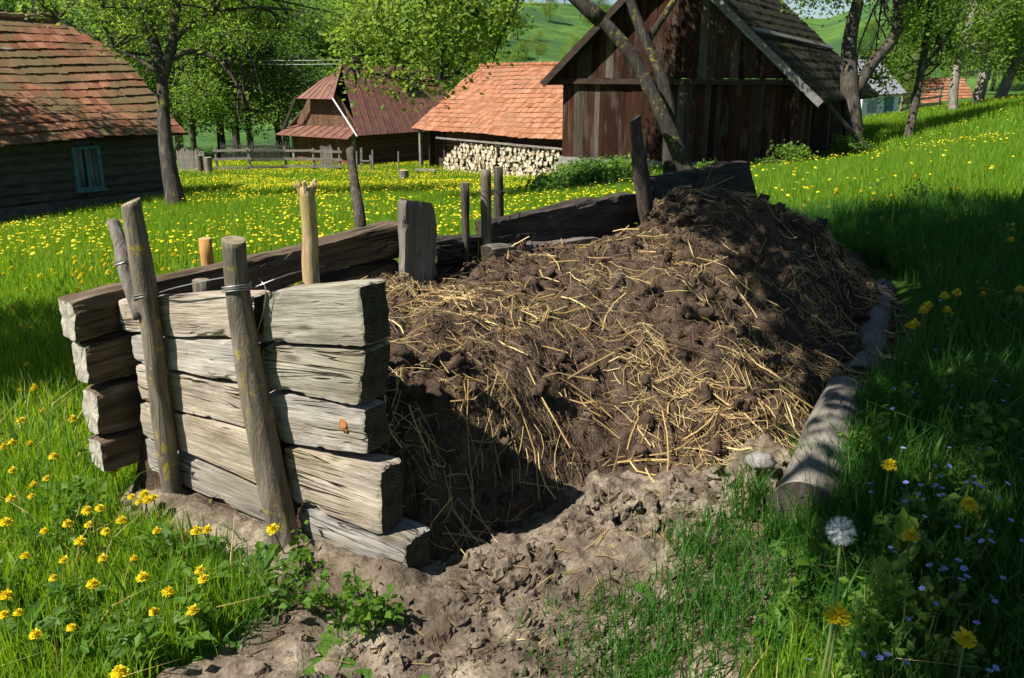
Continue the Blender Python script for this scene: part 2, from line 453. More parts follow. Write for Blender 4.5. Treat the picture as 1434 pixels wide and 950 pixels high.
def earth(name, stops, sc=9, bmp=.7, fleck=None):
    b = NB(name); v = b.obj()
    a = b.noise(v, sc, 8, .68, .3); d = b.noise(v, sc * 7, 4, .6)
    c = b.ramp(b.math('ADD', b.math('MULTIPLY', a, .7), b.math('MULTIPLY', d, .3)), stops)
    if fleck:
        fm = b.val(b.noise(b.map(v, (1, 1, 1), (5, 3, 1)), 3.2, 4, .6), [(.45, 0), (.65, .8)])
        c = b.mix(fm, c, fleck)
    return b.done(c, .97, b.bump(b.math('ADD', a, b.math('MULTIPLY', d, .5)), bmp, .02), .1)
MAT['manure'] = earth('manure', [(.3, (.016, .011, .008)), (.5, (.066, .044, .030)), (.72, (.19, .13, .088))], 13, 1.0, (.10, .068, .045))
MAT['soil'] = earth('soil', [(.3, (.045, .031, .021)), (.46, (.138, .106, .074)), (.66, (.36, .295, .215))], 9, 1.0, (.07, .048, .032))
b = NB('meadow_ground'); v = b.obj()
a = b.noise(v, 1.3, 6, .6); d = b.noise(v, 22, 5, .65)
c = b.ramp(d, [(.3, (.03, .055, .012)), (.55, (.06, .12, .015)), (.75, (.11, .17, .03))])
c = b.mix(b.val(a, [(.4, 0), (.65, .6)]), c, (.045, .11, .010))
MAT['ground'] = b.done(c, .95, b.bump(d, .6, .05), .1)
b = NB('hill_grass'); v = b.obj()
a = b.noise(v, .035, 6, .6); d = b.noise(v, .35, 6, .7)
c = b.ramp(d, [(.3, (.035, .085, .02)), (.55, (.085, .17, .03)), (.75, (.14, .24, .05))])
c = b.mix(b.val(a, [(.48, 0), (.58, .85)]), c, (.03, .075, .028))
MAT['hill'] = b.done(c, .95, b.bump(d, .5, 1.5), .1)

def tiles(name, c0, c1, c2, moss, ms):
    b = NB(name); v = b.obj(); r = b.island()
    c = b.ramp(r, [(0, c0), (.5, c1), (1, c2)])
    nz = b.noise(v, 6, 5, .65)
    c = b.mix(1.0, c, b.val(nz, [(.3, .65), (.65, 1.1)]), 'MULTIPLY')
    m1 = b.val(b.noise(v, .8, 5, .7), [(.50 - ms, 0), (.62 - ms, .8)])
    c = b.mix(m1, c, moss)
    wl = b.val(b.noise(b.map(v, (1, 1, 1), (9, 4, 2)), 1.1, 4, .7), [(.66, 0), (.74, .5)])
    c = b.mix(wl, c, (.36, .34, .30))
    return b.done(c, .9, b.bump(nz, .4, .02), .15)
MAT['tile_old'] = tiles('old_clay_tile', (.15, .062, .032), (.25, .10, .052), (.35, .16, .09), (.13, .105, .05), .08)
MAT['tile_new'] = tiles('clay_tile', (.26, .105, .05), (.335, .145, .075), (.40, .19, .105), (.25, .125, .07), .0)
b = NB('red_metal_roof'); v = b.obj(); r = b.island()
c = b.mix(r, (.135, .056, .040), (.17, .074, .052)); nz = b.noise(v, 3, 5, .6)
c = b.mix(b.val(nz, [(.42, 0), (.65, .7)]), c, (.23, .12, .07))
MAT['roof_metal'] = b.done(c, .55, b.bump(nz, .2, .02), .4)
b = NB('mossy_thatch_boards'); v = b.obj(); nz = b.noise(b.map(v, (6, 6, 6)), 1.5, 7, .7); bg = b.noise(v, .9, 5, .65)
c = b.ramp(nz, [(.3, (.010, .009, .007)), (.55, (.030, .027, .021)), (.75, (.10, .09, .075))])
c = b.mix(b.val(bg, [(.42, 0), (.6, .9)]), c, (.032, .028, .008))
MAT['roof_moss'] = b.done(c, .95, b.bump(nz, 1, .05), .1)
b = NB('barn_board'); v = b.shift(b.obj(), b.island(), 31); r = b.island()
g = b.noise(b.map(v, (26, 26, 1.6)), 1, 6, .6, .5); big = b.noise(b.map(v, (3, 3, .8)), 1, 4)
c = b.ramp(r, [(0, (.016, .007, .004)), (.35, (.042, .016, .008)), (.7, (.064, .025, .013)), (.90, (.05, .03, .02)), (.975, (.12, .10, .08)), (1, (.10, .04, .018))])  # board tones lowered in place of more dappled tree shade
c = b.mix(1.0, c, b.val(g, [(.3, .35), (.65, 1.1)]), 'MULTIPLY')
c = b.mix(b.val(big, [(.52, 0), (.75, .5)]), c, (.15, .12, .095))
MAT['barn_board'] = b.done(c, .9, b.bump(g, .6, .02), .15)
MAT['dark_beam'] = wood('dark_beam', (.025, .018, .013), (.06, .042, .03), (.12, .09, .07), None, 0, .5, .6, 0)
MAT['verge'] = wood('grey_verge', (.08, .075, .07), (.20, .185, .17), (.34, .32, .30), None, 0, .5, .5, 0)
MAT['house_log'] = wood('house_log', (.05, .045, .04), (.12, .11, .10), (.2, .185, .165), None, 0, .5, .6, 0, (.15, .14, .12))
MAT['shed_log'] = wood('shed_log', (.07, .035, .02), (.16, .085, .05), (.28, .17, .11), None, 0, .5, .6, 0, None, True)
MAT['shed_board'] = wood('shed_board', (.09, .032, .018), (.19, .075, .04), (.30, .14, .08), None, 0, .4, .5, 2, None, True)
b = NB('lime_plaster'); nz = b.noise(b.obj(), 3, 6, .65)
MAT['plaster'] = b.done(b.ramp(nz, [(.3, (.16, .155, .145)), (.6, (.26, .25, .235))]), .95, b.bump(nz, .3, .02), .1)
b = NB('white_limewash'); nz = b.noise(b.obj(), 2, 5, .6)
MAT['white'] = b.done(b.ramp(nz, [(.3, (.66, .67, .66)), (.6, (.8, .8, .78))]), .9, None, .1)
b = NB('pale_turquoise_paint'); nz = b.noise(b.obj(), 12, 5, .65)
MAT['turq'] = b.done(b.ramp(nz, [(.3, (.05, .13, .14)), (.6, (.10, .24, .26))]), .7, None, .2)
b = NB('window_glass'); MAT['glass'] = b.done((.02, .025, .03), .12, None, .5)
b = NB('curtain_cloth'); nz = b.noise(b.map(b.obj(), (30, 30, .5)), 1, 3)
MAT['curtain'] = b.done(b.ramp(nz, [(.35, (.10, .11, .13)), (.65, (.35, .36, .38))]), .9)
b = NB('grey_slate'); nz = b.noise(b.obj(), 4, 5, .6)
MAT['slate'] = b.done(b.ramp(nz, [(.3, (.22, .22, .23)), (.6, (.40, .40, .41))]), .8, None, .2)
b = NB('galvanised_wire'); MAT['wire'] = b.done((.34, .33, .32), .5, None, .5, .8)
b = NB('power_cable'); MAT['cable'] = b.done((.55, .56, .55), .5, None, .4)
b = NB('field_stone'); nz = b.noise(b.obj(), 14, 6, .65)
MAT['stone'] = b.done(b.ramp(nz, [(.3, (.13, .12, .11)), (.6, (.31, .29, .265))]), .95, b.bump(nz, .8, .02), .1)
b = NB('firewood_end'); nz = b.noise(b.obj(), 30, 5); c = b.ramp(b.rand(), [(0, (.26, .20, .13)), (.3, (.50, .41, .27)), (.7, (.60, .51, .36)), (1, (.66, .59, .45))])
MAT['firewood_end'] = b.done(b.mix(1.0, c, b.val(nz, [(.35, .6), (.6, 1.05)]), 'MULTIPLY'), .95, b.bump(nz, .4, .01), .1)
MAT['firewood_bark'] = bark('firewood_bark', (.06, .05, .04), (.17, .14, .11), (.30, .26, .2), None)

# ------------------------------------------------------------------ light, sky, camera
SUN_H = np.array([-.87, -.49]); SUN_H /= np.linalg.norm(SUN_H)
SUN_E = R_(50)
w = bpy.data.worlds.new('World'); sc.world = w; w.use_nodes = True
nt = w.node_tree; nt.nodes.clear()
sky = nt.nodes.new('ShaderNodeTexSky'); sky.sky_type = 'NISHITA'; sky.sun_disc = False
sky.sun_elevation = SUN_E; sky.sun_rotation = math.atan2(SUN_H[0], SUN_H[1]); sky.air_density = 1.0; sky.dust_density = .1; sky.ozone_density = 3.0
bg = nt.nodes.new('ShaderNodeBackground'); bg.inputs[1].default_value = .05
wo = nt.nodes.new('ShaderNodeOutputWorld')
nt.links.new(sky.outputs[0], bg.inputs[0]); nt.links.new(bg.outputs[0], wo.inputs[0])
SUNV = np.array([SUN_H[0] * math.cos(SUN_E), SUN_H[1] * math.cos(SUN_E), math.sin(SUN_E)])
ld = bpy.data.lights.new('sun', 'SUN'); ld.energy = 5.0; ld.angle = R_(.53); ld.color = (1, .965, .90)
lo = bpy.data.objects.new('sun', ld); COL.objects.link(lo); lo.location = (-10, -6, 20)
lo.rotation_euler = Vector(tuple(-SUNV)).to_track_quat('-Z', 'Y').to_euler()
cd = bpy.data.cameras.new('camera'); cam = bpy.data.objects.new('camera', cd); COL.objects.link(cam)
cam.location = tuple(EYE); cam.rotation_euler = (R_(90) - PITCH, 0, 0)
cd.sensor_width = 36; cd.lens = 36 * FPX / 1434; cd.clip_start = .05; cd.clip_end = 3000
sc.camera = cam
sc.view_settings.view_transform = 'Standard'; sc.view_settings.look = 'None'; sc.view_settings.gamma = 1; sc.view_settings.exposure = 0.9
sc.cycles.max_bounces = 6; sc.cycles.diffuse_bounces = 3; sc.cycles.glossy_bounces = 2; sc.cycles.transmission_bounces = 3; sc.cycles.transparent_max_bounces = 4
sc.cycles.use_denoising = True

# ------------------------------------------------------------------ key places of the compost bay
WA = np.array([-1.49, 3.21, 0.]); WB = np.array([-.30, 2.48, 0.])           # front plank wall foot
WD = (WB - WA) / np.linalg.norm(WB - WA); WN = np.array([WD[1], -WD[0], 0.]) # outward (towards camera-left)
if WN[1] > 0: WN = -WN
KA = np.array([-1.68, 3.12, 0.]); KD = np.array([1.11, 1.31, 0.]); KD /= np.linalg.norm(KD)   # long back wall, inner face
KN = np.array([KD[1], -KD[0], 0.])                                              # points into the bay
def wallp(px, py, off=0.0): return onplane(px, py, WA + WN * off, WN)
def backp(px, py, off=0.0): return onplane(px, py, KA + KN * off, KN)

heap_poly = [(-1.62, 3.24), (-.70, 4.36), (.60, 5.74), (1.75, 7.05), (2.8, 6.45), (2.76, 5.6), (2.15, 4.4), (1.52, 3.72), (1.08, 3.26), (.80, 3.14), (.42, 2.98), (.08, 2.74), (-.12, 2.60), (-.28, 2.60)]
soil_poly = [(-1.55, 3.05), (-1.25, 2.85), (-.98, 2.62), (-.80, 2.42), (-.86, 2.24), (-.98, 2.10), (-1.02, 1.7), (-.9, 1.2), (.5, 1.2), (.62, 1.7), (.72, 2.05), (.92, 2.4), (1.05, 2.85), (1.2, 3.4), (1.1, 3.7), (0, 3.2), (-1.3, 3.6), (-1.7, 3.3)]

# ------------------------------------------------------------------ ground and hills
def axis_nonuni(lo, hi, d0, c, grow):
    a = [c]; d = d0
    while a[-1] < hi: a.append(a[-1] + d); d *= grow
    a2 = [c]; d = d0
    while a2[-1] > lo: a2.append(a2[-1] - d); d *= grow
    return np.array(sorted(set(a + a2)))
gx = axis_nonuni(-700, 700, .08, .5, 1.028); gy = axis_nonuni(-60, 900, .08, 3.0, 1.028)
X, Y = np.meshgrid(gx, gy, indexing='ij')
Z = tz(X, Y) - .02 * sstep(-.1, .2, sdpoly(X, Y, soil_poly)) - .12 * sstep(-.05, .3, sdpoly(X, Y, heap_poly))
V = np.stack([X, Y, Z], -1).reshape(-1, 3)
tag(obj('ground', V, grid_faces(len(gx), len(gy)), MAT['ground'], smooth=True), kind='structure')

az = np.radians(np.linspace(-50, 50, 160)); rr = np.linspace(66, 620, 120)
A, Rr = np.meshgrid(az, rr, indexing='ij')
pxa = 717 + FPX * np.tan(A)
tgt = np.interp(pxa, [-400, 300, 600, 740, 800, 950, 1130, 1200, 1300, 1900], [.12, .12, .105, .088, .086, .075, .064, .082, .10, .12])
rpk = np.interp(pxa, [300, 760, 900, 1130, 1900], [190, 210, 260, 420, 420])
H = 4.6 + tgt * rpk * .985
sN = sstep(0, 1, (Rr - 66) / (rpk - 66))
Zh = -4.4 + (H) * (.45 * sN + .55 * np.clip((Rr - 66) / (rpk - 66), 0, 1) ** 1.2) * np.where(Rr > rpk, 1 - .3 * (Rr - rpk) / 300, 1)
Xh = Rr * np.sin(A); Yh = Rr * np.cos(A)
Zh = Zh + n2(Xh, Yh, .02, 4, 3) * 2.0 * sN
tag(obj('hills', np.stack([Xh, Yh, Zh], -1).reshape(-1, 3), grid_faces(len(az), len(rr)), MAT['hill'], smooth=True), kind='structure')
def hz(x, y):
    a = math.atan2(x, y); r = math.hypot(x, y)
    i = np.clip((a - az[0]) / (az[1] - az[0]), 0, len(az) - 1); j = np.clip((r - rr[0]) / (rr[1] - rr[0]), 0, len(rr) - 1)
    return float(Zh[int(round(float(i))), int(round(float(j)))])

# soil apron
sx = np.arange(-2.0, 1.8, .014); sy = np.arange(1.3, 4.0, .014)
X, Y = np.meshgrid(sx, sy, indexing='ij')
sd = sdpoly(X, Y, soil_poly) + n2(X, Y, 5, 3, 11) * .10
def SOILF(X, Y):
    e_ = np.exp(-(sdpoly(X, Y, heap_poly) / .33) ** 2) * sstep(-.1, .35, X)
    return SOILB(X, Y) * (1 + .9 * e_) + .03 * e_
SOILB = lambda X, Y: n2(X, Y, 3.5, 4, 21) * .06 + (np.abs(n2(X, Y, 9, 4, 22))) * .06 - .02 + n2(X, Y, 42, 2, 23) * .010
Z = tz(X, Y) + SOILF(X, Y) + .012 - .12 * sstep(.02, -.12, sd)
# earth banked against the foot of the plank wall
dw = (X - WA[0]) * WN[0] + (Y - WA[1]) * WN[1]
Z += .07 * np.exp(-((dw - .05) / .13) ** 2) * sstep(-.15, .2, (X - WA[0]) * WD[0] + (Y - WA[1]) * WD[1] ) * sstep(1.7, 1.1, (X - WA[0]) * WD[0] + (Y - WA[1]) * WD[1])
V = np.stack([X, Y, Z], -1).reshape(-1, 3); F = grid_faces(len(sx), len(sy))
keep = (sd.reshape(-1)[F] > -.16).any(1)
soilo = tag(obj('soil', V, F[keep], MAT['soil'], smooth=True), kind='structure')
def soilz(x, y): return tz(x, y) + SOILF(np.asarray(x), np.asarray(y)) + .012

# ------------------------------------------------------------------ manure heap
def hp(px, py, Y): return tuple(aty(px, py, Y))
HT = TPS([hp(565, 385, 4.43), hp(700, 350, 5.0), hp(850, 335, 5.8), hp(895, 288, 6.1), hp(950, 282, 6.0), hp(1000, 278, 5.9), hp(1050, 284, 6.1), hp(1100, 300, 6.1),
          hp(1140, 308, 6.0), hp(1190, 372, 5.8), hp(1212, 402, 5.6), hp(1215, 450, 5.2), hp(1190, 540, 4.2), hp(1150, 600, 3.8), hp(1060, 642, 3.4), hp(950, 655, 3.38),
          hp(850, 660, 3.3), hp(760, 695, 3.08), hp(680, 725, 2.92), hp(620, 725, 2.78), hp(830, 560, 3.65), hp(830, 500, 3.9), hp(830, 450, 4.1), hp(800, 400, 4.5), hp(900, 420, 4.35),
          hp(1000, 450, 4.25), hp(1000, 350, 5.2), hp(1100, 380, 5.2), hp(1100, 480, 4.5), hp(1000, 550, 3.8), hp(640, 450, 3.8), hp(600, 500, 3.4), hp(640, 560, 3.1), hp(720, 600, 3.15),
          hp(720, 500, 3.6), hp(600, 420, 4.0), (-1.2, 3.5, .62), (-.9, 3.35, .66), (-.55, 3.12, .62), hp(590, 545, 3.05), hp(640, 690, 2.88), (2.6, 6.6, .3), (1.9, 7.2, .6), hp(930, 600, 3.55)], smooth=.012)
def heapz(x, y, fine=True):
    x = np.asarray(x, float); y = np.asarray(y, float)
    z = HT(x, y)
    p = np.stack([x, y, np.zeros_like(x)], -1)
    lump = n2(x, y, 2.3, 3, 61) * .08
    rid = (np.abs(n2(x, y, 5.5, 4, 62)) * 2.2 - .4) * .075
    cl = np.abs(n2(x, y, 14, 3, 63)) * .085
    z = z + lump + rid + cl - .015
    if fine: z = z + n2(x, y, 40, 3, 64) * .016
    return z
STEP = .0145
hx = np.arange(-1.75, 2.8, STEP); hy = np.arange(2.4, 7.3, STEP)
X, Y = np.meshgrid(hx, hy, indexing='ij')
sd = sdpoly(X, Y, heap_poly) + n2(X, Y, 4, 3, 71) * .05
Zc = heapz(X, Y); gz = tz(X, Y)
k = sstep(-.06, .15, sd)
Zc = (gz - .12) * (1 - k) + Zc * k
Zc = np.where(sd > 0, np.maximum(Zc, gz - .05), Zc)
V = np.stack([X, Y, Zc], -1).reshape(-1, 3); F = grid_faces(len(hx), len(hy))
keep = (sd.reshape(-1)[F] > -.07).any(1)
used = np.zeros(len(V), bool); used[F[keep]] = True; remap = np.cumsum(used) - 1
heap = tag(empty('manure_heap', (.6, 4.3, 0)), 'broad dark brown manure heap strewn with yellow straw inside the timber bay', 'manure heap')
obj('manure', V[used], remap[F[keep]], MAT['manure'], heap, smooth=True)
def heap_surf(x, y):
    i = np.clip(((x - hx[0]) / STEP).astype(int), 0, len(hx) - 1); j = np.clip(((y - hy[0]) / STEP).astype(int), 0, len(hy) - 1)
    return Zc[i, j]
def straw_mesh(n, lmin, lmax, wmin, wmax, lift, dens_seed, seed, thr):
    r = np.random.default_rng(seed)
    x = r.uniform(-1.5, 2.6, n * 6); y = r.uniform(2.6, 6.9, n * 6)
    ok = sdpoly(x, y, heap_poly) > .03
    dn = n2(x, y, 2.2, 3, dens_seed) + .35 * n2(x, y, 9, 2, dens_seed + 1)
    ok &= dn > r.normal(thr, .16, len(x))
    x = x[ok][:n]; y = y[ok][:n]; m = len(x)
    a0 = n2(x, y, 1.5, 2, dens_seed + 5) * 5 + r.normal(0, .9, m)
    L = lmin + (lmax - lmin) * r.random(m) ** 2.2; wd = r.uniform(wmin, wmax, m)
    d = np.stack([np.cos(a0), np.sin(a0)], -1); pd = np.stack([-d[:, 1], d[:, 0]], -1)
    cv = r.normal(0, .13, m) * L
    pts = []
    zl = r.random((m, 1)) * lift
    tilt = r.normal(0, .07, m) * L
    for t in (-.5, -.17, .17, .5):
        q = np.stack([x, y], -1) + d * (L * t)[:, None] + pd * (cv * (1 - 4 * t * t))[:, None]
        z = heap_surf(q[:, 0], q[:, 1]); pts.append(np.stack([q[:, 0], q[:, 1], z], -1))
    P = np.stack(pts, 1)
    zm = P[:, :, 2].copy()
    lin = np.stack([zm[:, 0] + (zm[:, 3] - zm[:, 0]) * s for s in (0, .33, .67, 1)], 1)
    over = np.maximum(0, (zm - lin).max(1))
    stiff = np.clip(r.uniform(.1, 1.1, m), 0, 1)[:, None]
    P[:, :, 2] = zm * (1 - stiff) + (lin + over[:, None] * .75) * stiff + zl + .004 + np.abs(tilt)[:, None] * np.array([0, .33, .67, 1])[None]
    side = np.concatenate([pd, np.zeros((m, 1))], 1)[:, None] * (wd / 2)[:, None, None]
    up = np.array([0, 0, 1.])[None, None] * (wd * .6)[:, None, None]
    Vt = np.stack([P - side, P + side, P + up], 2)        # m,4,3,3
    base = (np.arange(m) * 12)[:, None]
    fs = []
    for s in range(3):
        for e in range(3):
            a, c = s * 3 + e, s * 3 + (e + 1) % 3
            fs.append(base + np.array([[a, c, c + 3, a + 3]]))
    return Vt.reshape(-1, 3), np.concatenate(fs)
s1 = straw_mesh(3800, .02, .22, .0016, .004, .03, 81, 1, .17)
s2 = straw_mesh(280, .12, .34, .005, .009, .03, 91, 2, -.05)
V, F = combine([s1, s2]); tag(obj('straw', V, F, MAT['straw'], heap), 'yellow straw lying over the heap', None, None, 'stuff')
s3 = straw_mesh(19000, .012, .11, .0014, .0034, .022, 101, 3, -.1)
tag(obj('rotted_straw', s3[0], s3[1], MAT['straw_old'], heap), 'brown rotted straw mixed in the heap', None, None, 'stuff')

# clods on the bare soil and on the heap
def lump(r, seed, nu=7, nv=9, flat=.75, amp=.38, fr=1.7):
    th = np.linspace(0, math.pi, nu); ph = np.arange(nv) * 2 * math.pi / nv
    T, P_ = np.meshgrid(th, ph, indexing='ij')
    V = np.stack([np.sin(T) * np.cos(P_), np.sin(T) * np.sin(P_), np.cos(T) * flat], -1)
    V = V * (1 + amp * fbm(V * fr + seed * 3.3, 3, seed)[..., None] * 1.3) * r
    i = np.arange(nu - 1)[:, None] * nv; j = np.arange(nv)[None]; j2 = (j + 1) % nv
    return V.reshape(-1, 3), np.stack([i + j, i + nv + j, i + nv + j2, i + j2], -1).reshape(-1, 4)
protos = [lump(1, s_, 9, 12, .8, .62, 1.6) if s_ < 7 else lump(1, s_, 8, 10, .8, 1.0, 2.4) for s_ in range(14)]
def scatter(x, y, z, rad, seed, lo_=0, hi_=14):
    r = np.random.default_rng(seed); out = []
    for k in range(len(x)):
        Vp, Fp = protos[int(r.integers(lo_, hi_))]; q = r.normal(0, 1, 4); q /= np.linalg.norm(q); a_, b_, c_, d_ = q
        M = np.array([[1 - 2 * (c_ * c_ + d_ * d_), 2 * (b_ * c_ - a_ * d_), 2 * (b_ * d_ + a_ * c_)], [2 * (b_ * c_ + a_ * d_), 1 - 2 * (b_ * b_ + d_ * d_), 2 * (c_ * d_ - a_ * b_)], [2 * (b_ * d_ - a_ * c_), 2 * (c_ * d_ + a_ * b_), 1 - 2 * (b_ * b_ + c_ * c_)]])
        out.append(((Vp * np.array([1, r.uniform(.6, 1), r.uniform(.5, .9)])) @ M.T * rad[k] + np.array([x[k], y[k], z[k]]), Fp))
    return combine(out)
r = np.random.default_rng(44); n = 6500
x = r.uniform(-1.4, 2.6, n); y = r.uniform(2.6, 6.9, n); ok = (sdpoly(x, y, heap_poly) > .02) & (n2(x, y, 2.5, 3, 46) > r.normal(-.08, .18, n)); x, y = x[ok], y[ok]
rad = .006 + .048 * r.random(len(x)) ** 4.5
V, F = scatter(x, y, heap_surf(x, y) + rad * .1, rad, 45, 7, 14); tag(obj('manure_clods', V, F, MAT['manure'], heap, smooth=True), 'dark clods on the heap', None, None, 'stuff')
r = np.random.default_rng(47); n = 16000
x = r.uniform(-1.6, 1.3, n); y = r.uniform(1.5, 3.6, n)
dw_ = (x - WA[0]) * WN[0] + (y - WA[1]) * WN[1]; tw_ = (x - WA[0]) * WD[0] + (y - WA[1]) * WD[1]
hd = sdpoly(x, y, heap_poly)
ok = (sdpoly(x, y, soil_poly) > .02) & (hd < .1) & ~((dw_ > -.2) & (dw_ < .02) & (tw_ < 1.45)) & (n2(x, y, 3, 3, 33) + .35 * np.exp(-(hd / .25) ** 2) > r.normal(.02, .2, n)); x, y = x[ok], y[ok]
rad = .0022 + (.022 + .03 * np.exp(-(sdpoly(x, y, heap_poly) / .3) ** 2)) * r.random(len(x)) ** 6
V, F = scatter(x, y, soilz(x, y) - rad * .05, rad, 48, 7, 14); tag(obj('soil_clods', V, F, MAT['soil']), 'loose crumbs and clods of earth on the bare soil', 'soil clods', None, 'stuff')

r = np.random.default_rng(49); n = 900
x = r.uniform(-.6, 1.2, n); y = r.uniform(1.7, 3.4, n); hd = -sdpoly(x, y, heap_poly)
ok = (sdpoly(x, y, soil_poly) > .02) & (hd > -.05) & (r.random(n) < np.exp(-np.maximum(hd, 0) / .32)); x, y = x[ok], y[ok]; n = len(x)
a = r.uniform(0, 6.28, n); L = r.uniform(.02, .14, n); q0 = np.stack([x, y], -1); dv = np.stack([np.cos(a), np.sin(a)], -1) * L[:, None]
parts = []
for k in range(n):
    p0, p1 = q0[k], q0[k] + dv[k]; m_ = (p0 + p1) / 2
    z0, zm_, z1 = float(soilz(*p0)), float(soilz(*m_)), float(soilz(*p1)); up = max(0, zm_ - (z0 + z1) / 2)
    parts.append(tube([(p0[0], p0[1], z0 + up + .006), (m_[0], m_[1], zm_ + .008), (p1[0], p1[1], z1 + up + .006)], [.0013, .0017, .0012], 3, 0, 1, 0, False))
V, F = combine(parts); tag(obj('straw_litter', V, F, MAT['straw']), 'scattered straws on the soil before the heap', 'straw', None, 'stuff')

# ------------------------------------------------------------------ front wall of hewn planks
def front(q, name_seed, mat, label, thick=.15, off=0.0, endm='plank_end', amp=.006):
    C = [wallp(*p, off) for p in q]
    return timber(*C, -WN * thick * .85, 'plank', MAT[mat], label, 'plank', 'hewn planks of the front wall', name_seed, amp * 1.3, 64, 14, 8, .25, endmat=MAT[endm])
front([(164, 419), (352, 413), (354, 477), (168, 466)], 1, 'plank', 'top pale hewn plank between the two front posts', .12)
front([(181, 470), (356, 479), (362, 545), (188, 507)], 2, 'plank_grey', 'second hewn plank from the top in the left half of front wall', .12, .004)
front([(190, 511), (364, 549), (372, 609), (195, 560)], 3, 'plank', 'third hewn plank from the top in the left half of front wall', .12)
front([(194, 564), (373, 613), (384, 690), (200, 609)], 4, 'plank', 'fourth hewn plank with chipped upper edge in left half of front wall', .12, .006)
front([(201, 613), (385, 694), (393, 742), (207, 657)], 5, 'plank_grey', 'lowest hewn plank in left half of front wall, against the earth', .12)
front([(364, 408), (503, 400), (511, 488), (367, 480)], 6, 'plank_green', 'top mossy green grey plank at the free end of front wall', .16, .006)
front([(363, 483), (511, 491), (502, 571), (370, 544)], 7, 'plank_green', 'second mossy plank from the top at free end of front wall', .16)
front([(369, 548), (506, 574), (515, 637), (394, 620)], 8, 'plank_grey', 'third plank with a rusty orange knot at free end of front wall', .15, -.004)
knot_c = wallp(481, 598, -.001); kv, kf = lump(1, 3, 12, 18, 1, 1.0, 1.6); rustplank = COL.objects[-1]
b = NB('rust_stain'); nz = b.noise(b.obj(), 60, 4); MAT['rust'] = b.done(b.ramp(nz, [(.3, (.22, .07, .02)), (.6, (.42, .17, .06))]), .9)
rustplank = [o_ for o_ in COL.objects if 'rusty orange knot' in o_.get('label', '')][0]
obj('knot', knot_c + (kv * np.array([.014, .004, .020])) @ np.stack([WD, WN, np.array([0, 0, 1.])]), kf, MAT['rust'], rustplank, knot_c, smooth=True)
front([(394, 626), (532, 659), (534, 753), (405, 701)], 9, 'plank', 'fourth thick plank from the top jutting out at free end of front wall', .14, .008)
front([(414, 707), (567, 761), (567, 829), (421, 764)], 10, 'plank_grey', 'lowest plank sticking out furthest into soil at free end of front wall', .17, .0)

# back wall timbers
def backt(q, seed, mat, label, thick=.11, off=0.0, endm='plank_end_pale', amp=.012, rnd=.5, group='timbers of the long back wall'):
    C = [backp(*p, off) for p in q]
    return timber(*C, -KN * thick, 'timber', MAT[mat], label, 'timber', group, seed, amp * 1.7, 90, 12, 8, rnd * 1.3, endmat=MAT[endm])
backt([(101, 421), (566, 313), (566, 358), (109, 482)], 21, 'log_brown', 'long upper timber with pale sawn end jutting out past the left corner', .13)
backt([(120, 484), (566, 366), (566, 416), (128, 547)], 22, 'log_brown', 'second timber from the top jutting out at left corner, crumbling top', .13, .02, 'plank_end_pale')
backt([(134, 549), (566, 420), (566, 476), (141, 615)], 23, 'log_brown', 'third timber from the top jutting out at left corner', .13)
backt([(141, 617), (566, 480), (566, 530), (148, 665)], 24, 'log_brown', 'lowest timber at the left corner lying on the soil', .13, .02)
backt([(688, 312), (895, 267), (896, 312), (690, 346)], 25, 'log_dark', 'dark upper log of back wall between paired posts and heap', .14, 0, 'plank_end')
backt([(612, 337), (896, 313), (896, 356), (614, 372)], 26, 'log_dark', 'dark lower log of back wall right of the broad slab post', .14, .03, 'plank_end')
backt([(566, 374), (896, 352), (896, 420), (566, 430)], 30, 'log_dark', 'lowest dark log of back wall, half covered by manure behind slab post', .13, .0, 'plank_end')
backt([(690, 351), (842, 333), (850, 362), (692, 378)], 27, 'log_grey', 'pale grey split log lying along the back wall behind the straw', .10, .17, 'plank_end')
backt([(909, 249), (1049, 224), (1063, 279), (913, 281)], 28, 'log_dark', 'big dark slab at far end of back wall with grey sawn end', .12, .03, 'plank_end_pale')
backt([(912, 283), (1066, 281), (1070, 320), (914, 324)], 29, 'log_dark', 'lower dark slab at far end of back wall half buried in manure', .12, .05, 'plank_end')

# ------------------------------------------------------------------ posts
def post(path, rad, name, mat, label, seed, group=None, top='post_top', seg=14, cat='post', namp=.10, oval=1.0, skew=(0, 0)):
    V, Fs = tube(path, rad, seg, namp, 1.0, seed, True, 6, oval)
    nring = (len(V) - 2) // seg
    # path runs top -> foot ; tilt the cut at the top
    ringi = np.arange(seg)
    V[ringi, 2] += (V[ringi, 0] - path[0][0]) * skew[0] + (V[ringi, 1] - path[0][1]) * skew[1]
    mid = np.concatenate([np.zeros(len(Fs[0]), int), np.ones(seg, int), np.zeros(seg, int)])
    base = np.asarray(path[-1], float)
    o = obj(name, V, Fs, [MAT[mat], MAT[top]], None, base, None, False, mid)
    for p in o.data.polygons:
        if p.material_index == 0: p.use_smooth = True
    return tag(o, label, cat, group)
def down(p, z): return np.array([p[0], p[1], z])
G1 = 'posts of the compost bay'
off = .046
pp = [wallp(px, py, off) for px, py in [(183, 283), (191, 330), (203, 400), (213, 470), (224, 560), (236, 650), (245, 722)]]
post(pp, [.034, .036, .039, .036, .037, .038, .04], 'post', 'post_bark', 'tall forked grey post in front of wall at its left end', 1, G1, skew=(.3, .2))
pp = [wallp(px, py, off + .015) for px, py in [(327, 336), (332, 400), (345, 490), (362, 580), (380, 670), (396, 740), (410, 800)]]
post(pp, [.039, .041, .043, .046, .049, .052, .055], 'post', 'post_bark', 'thick bent post with lichen before the middle of front wall', 2, G1, skew=(-.1, .15))
a = wallp(158, 311, -.02); c_ = wallp(176, 380, .05)
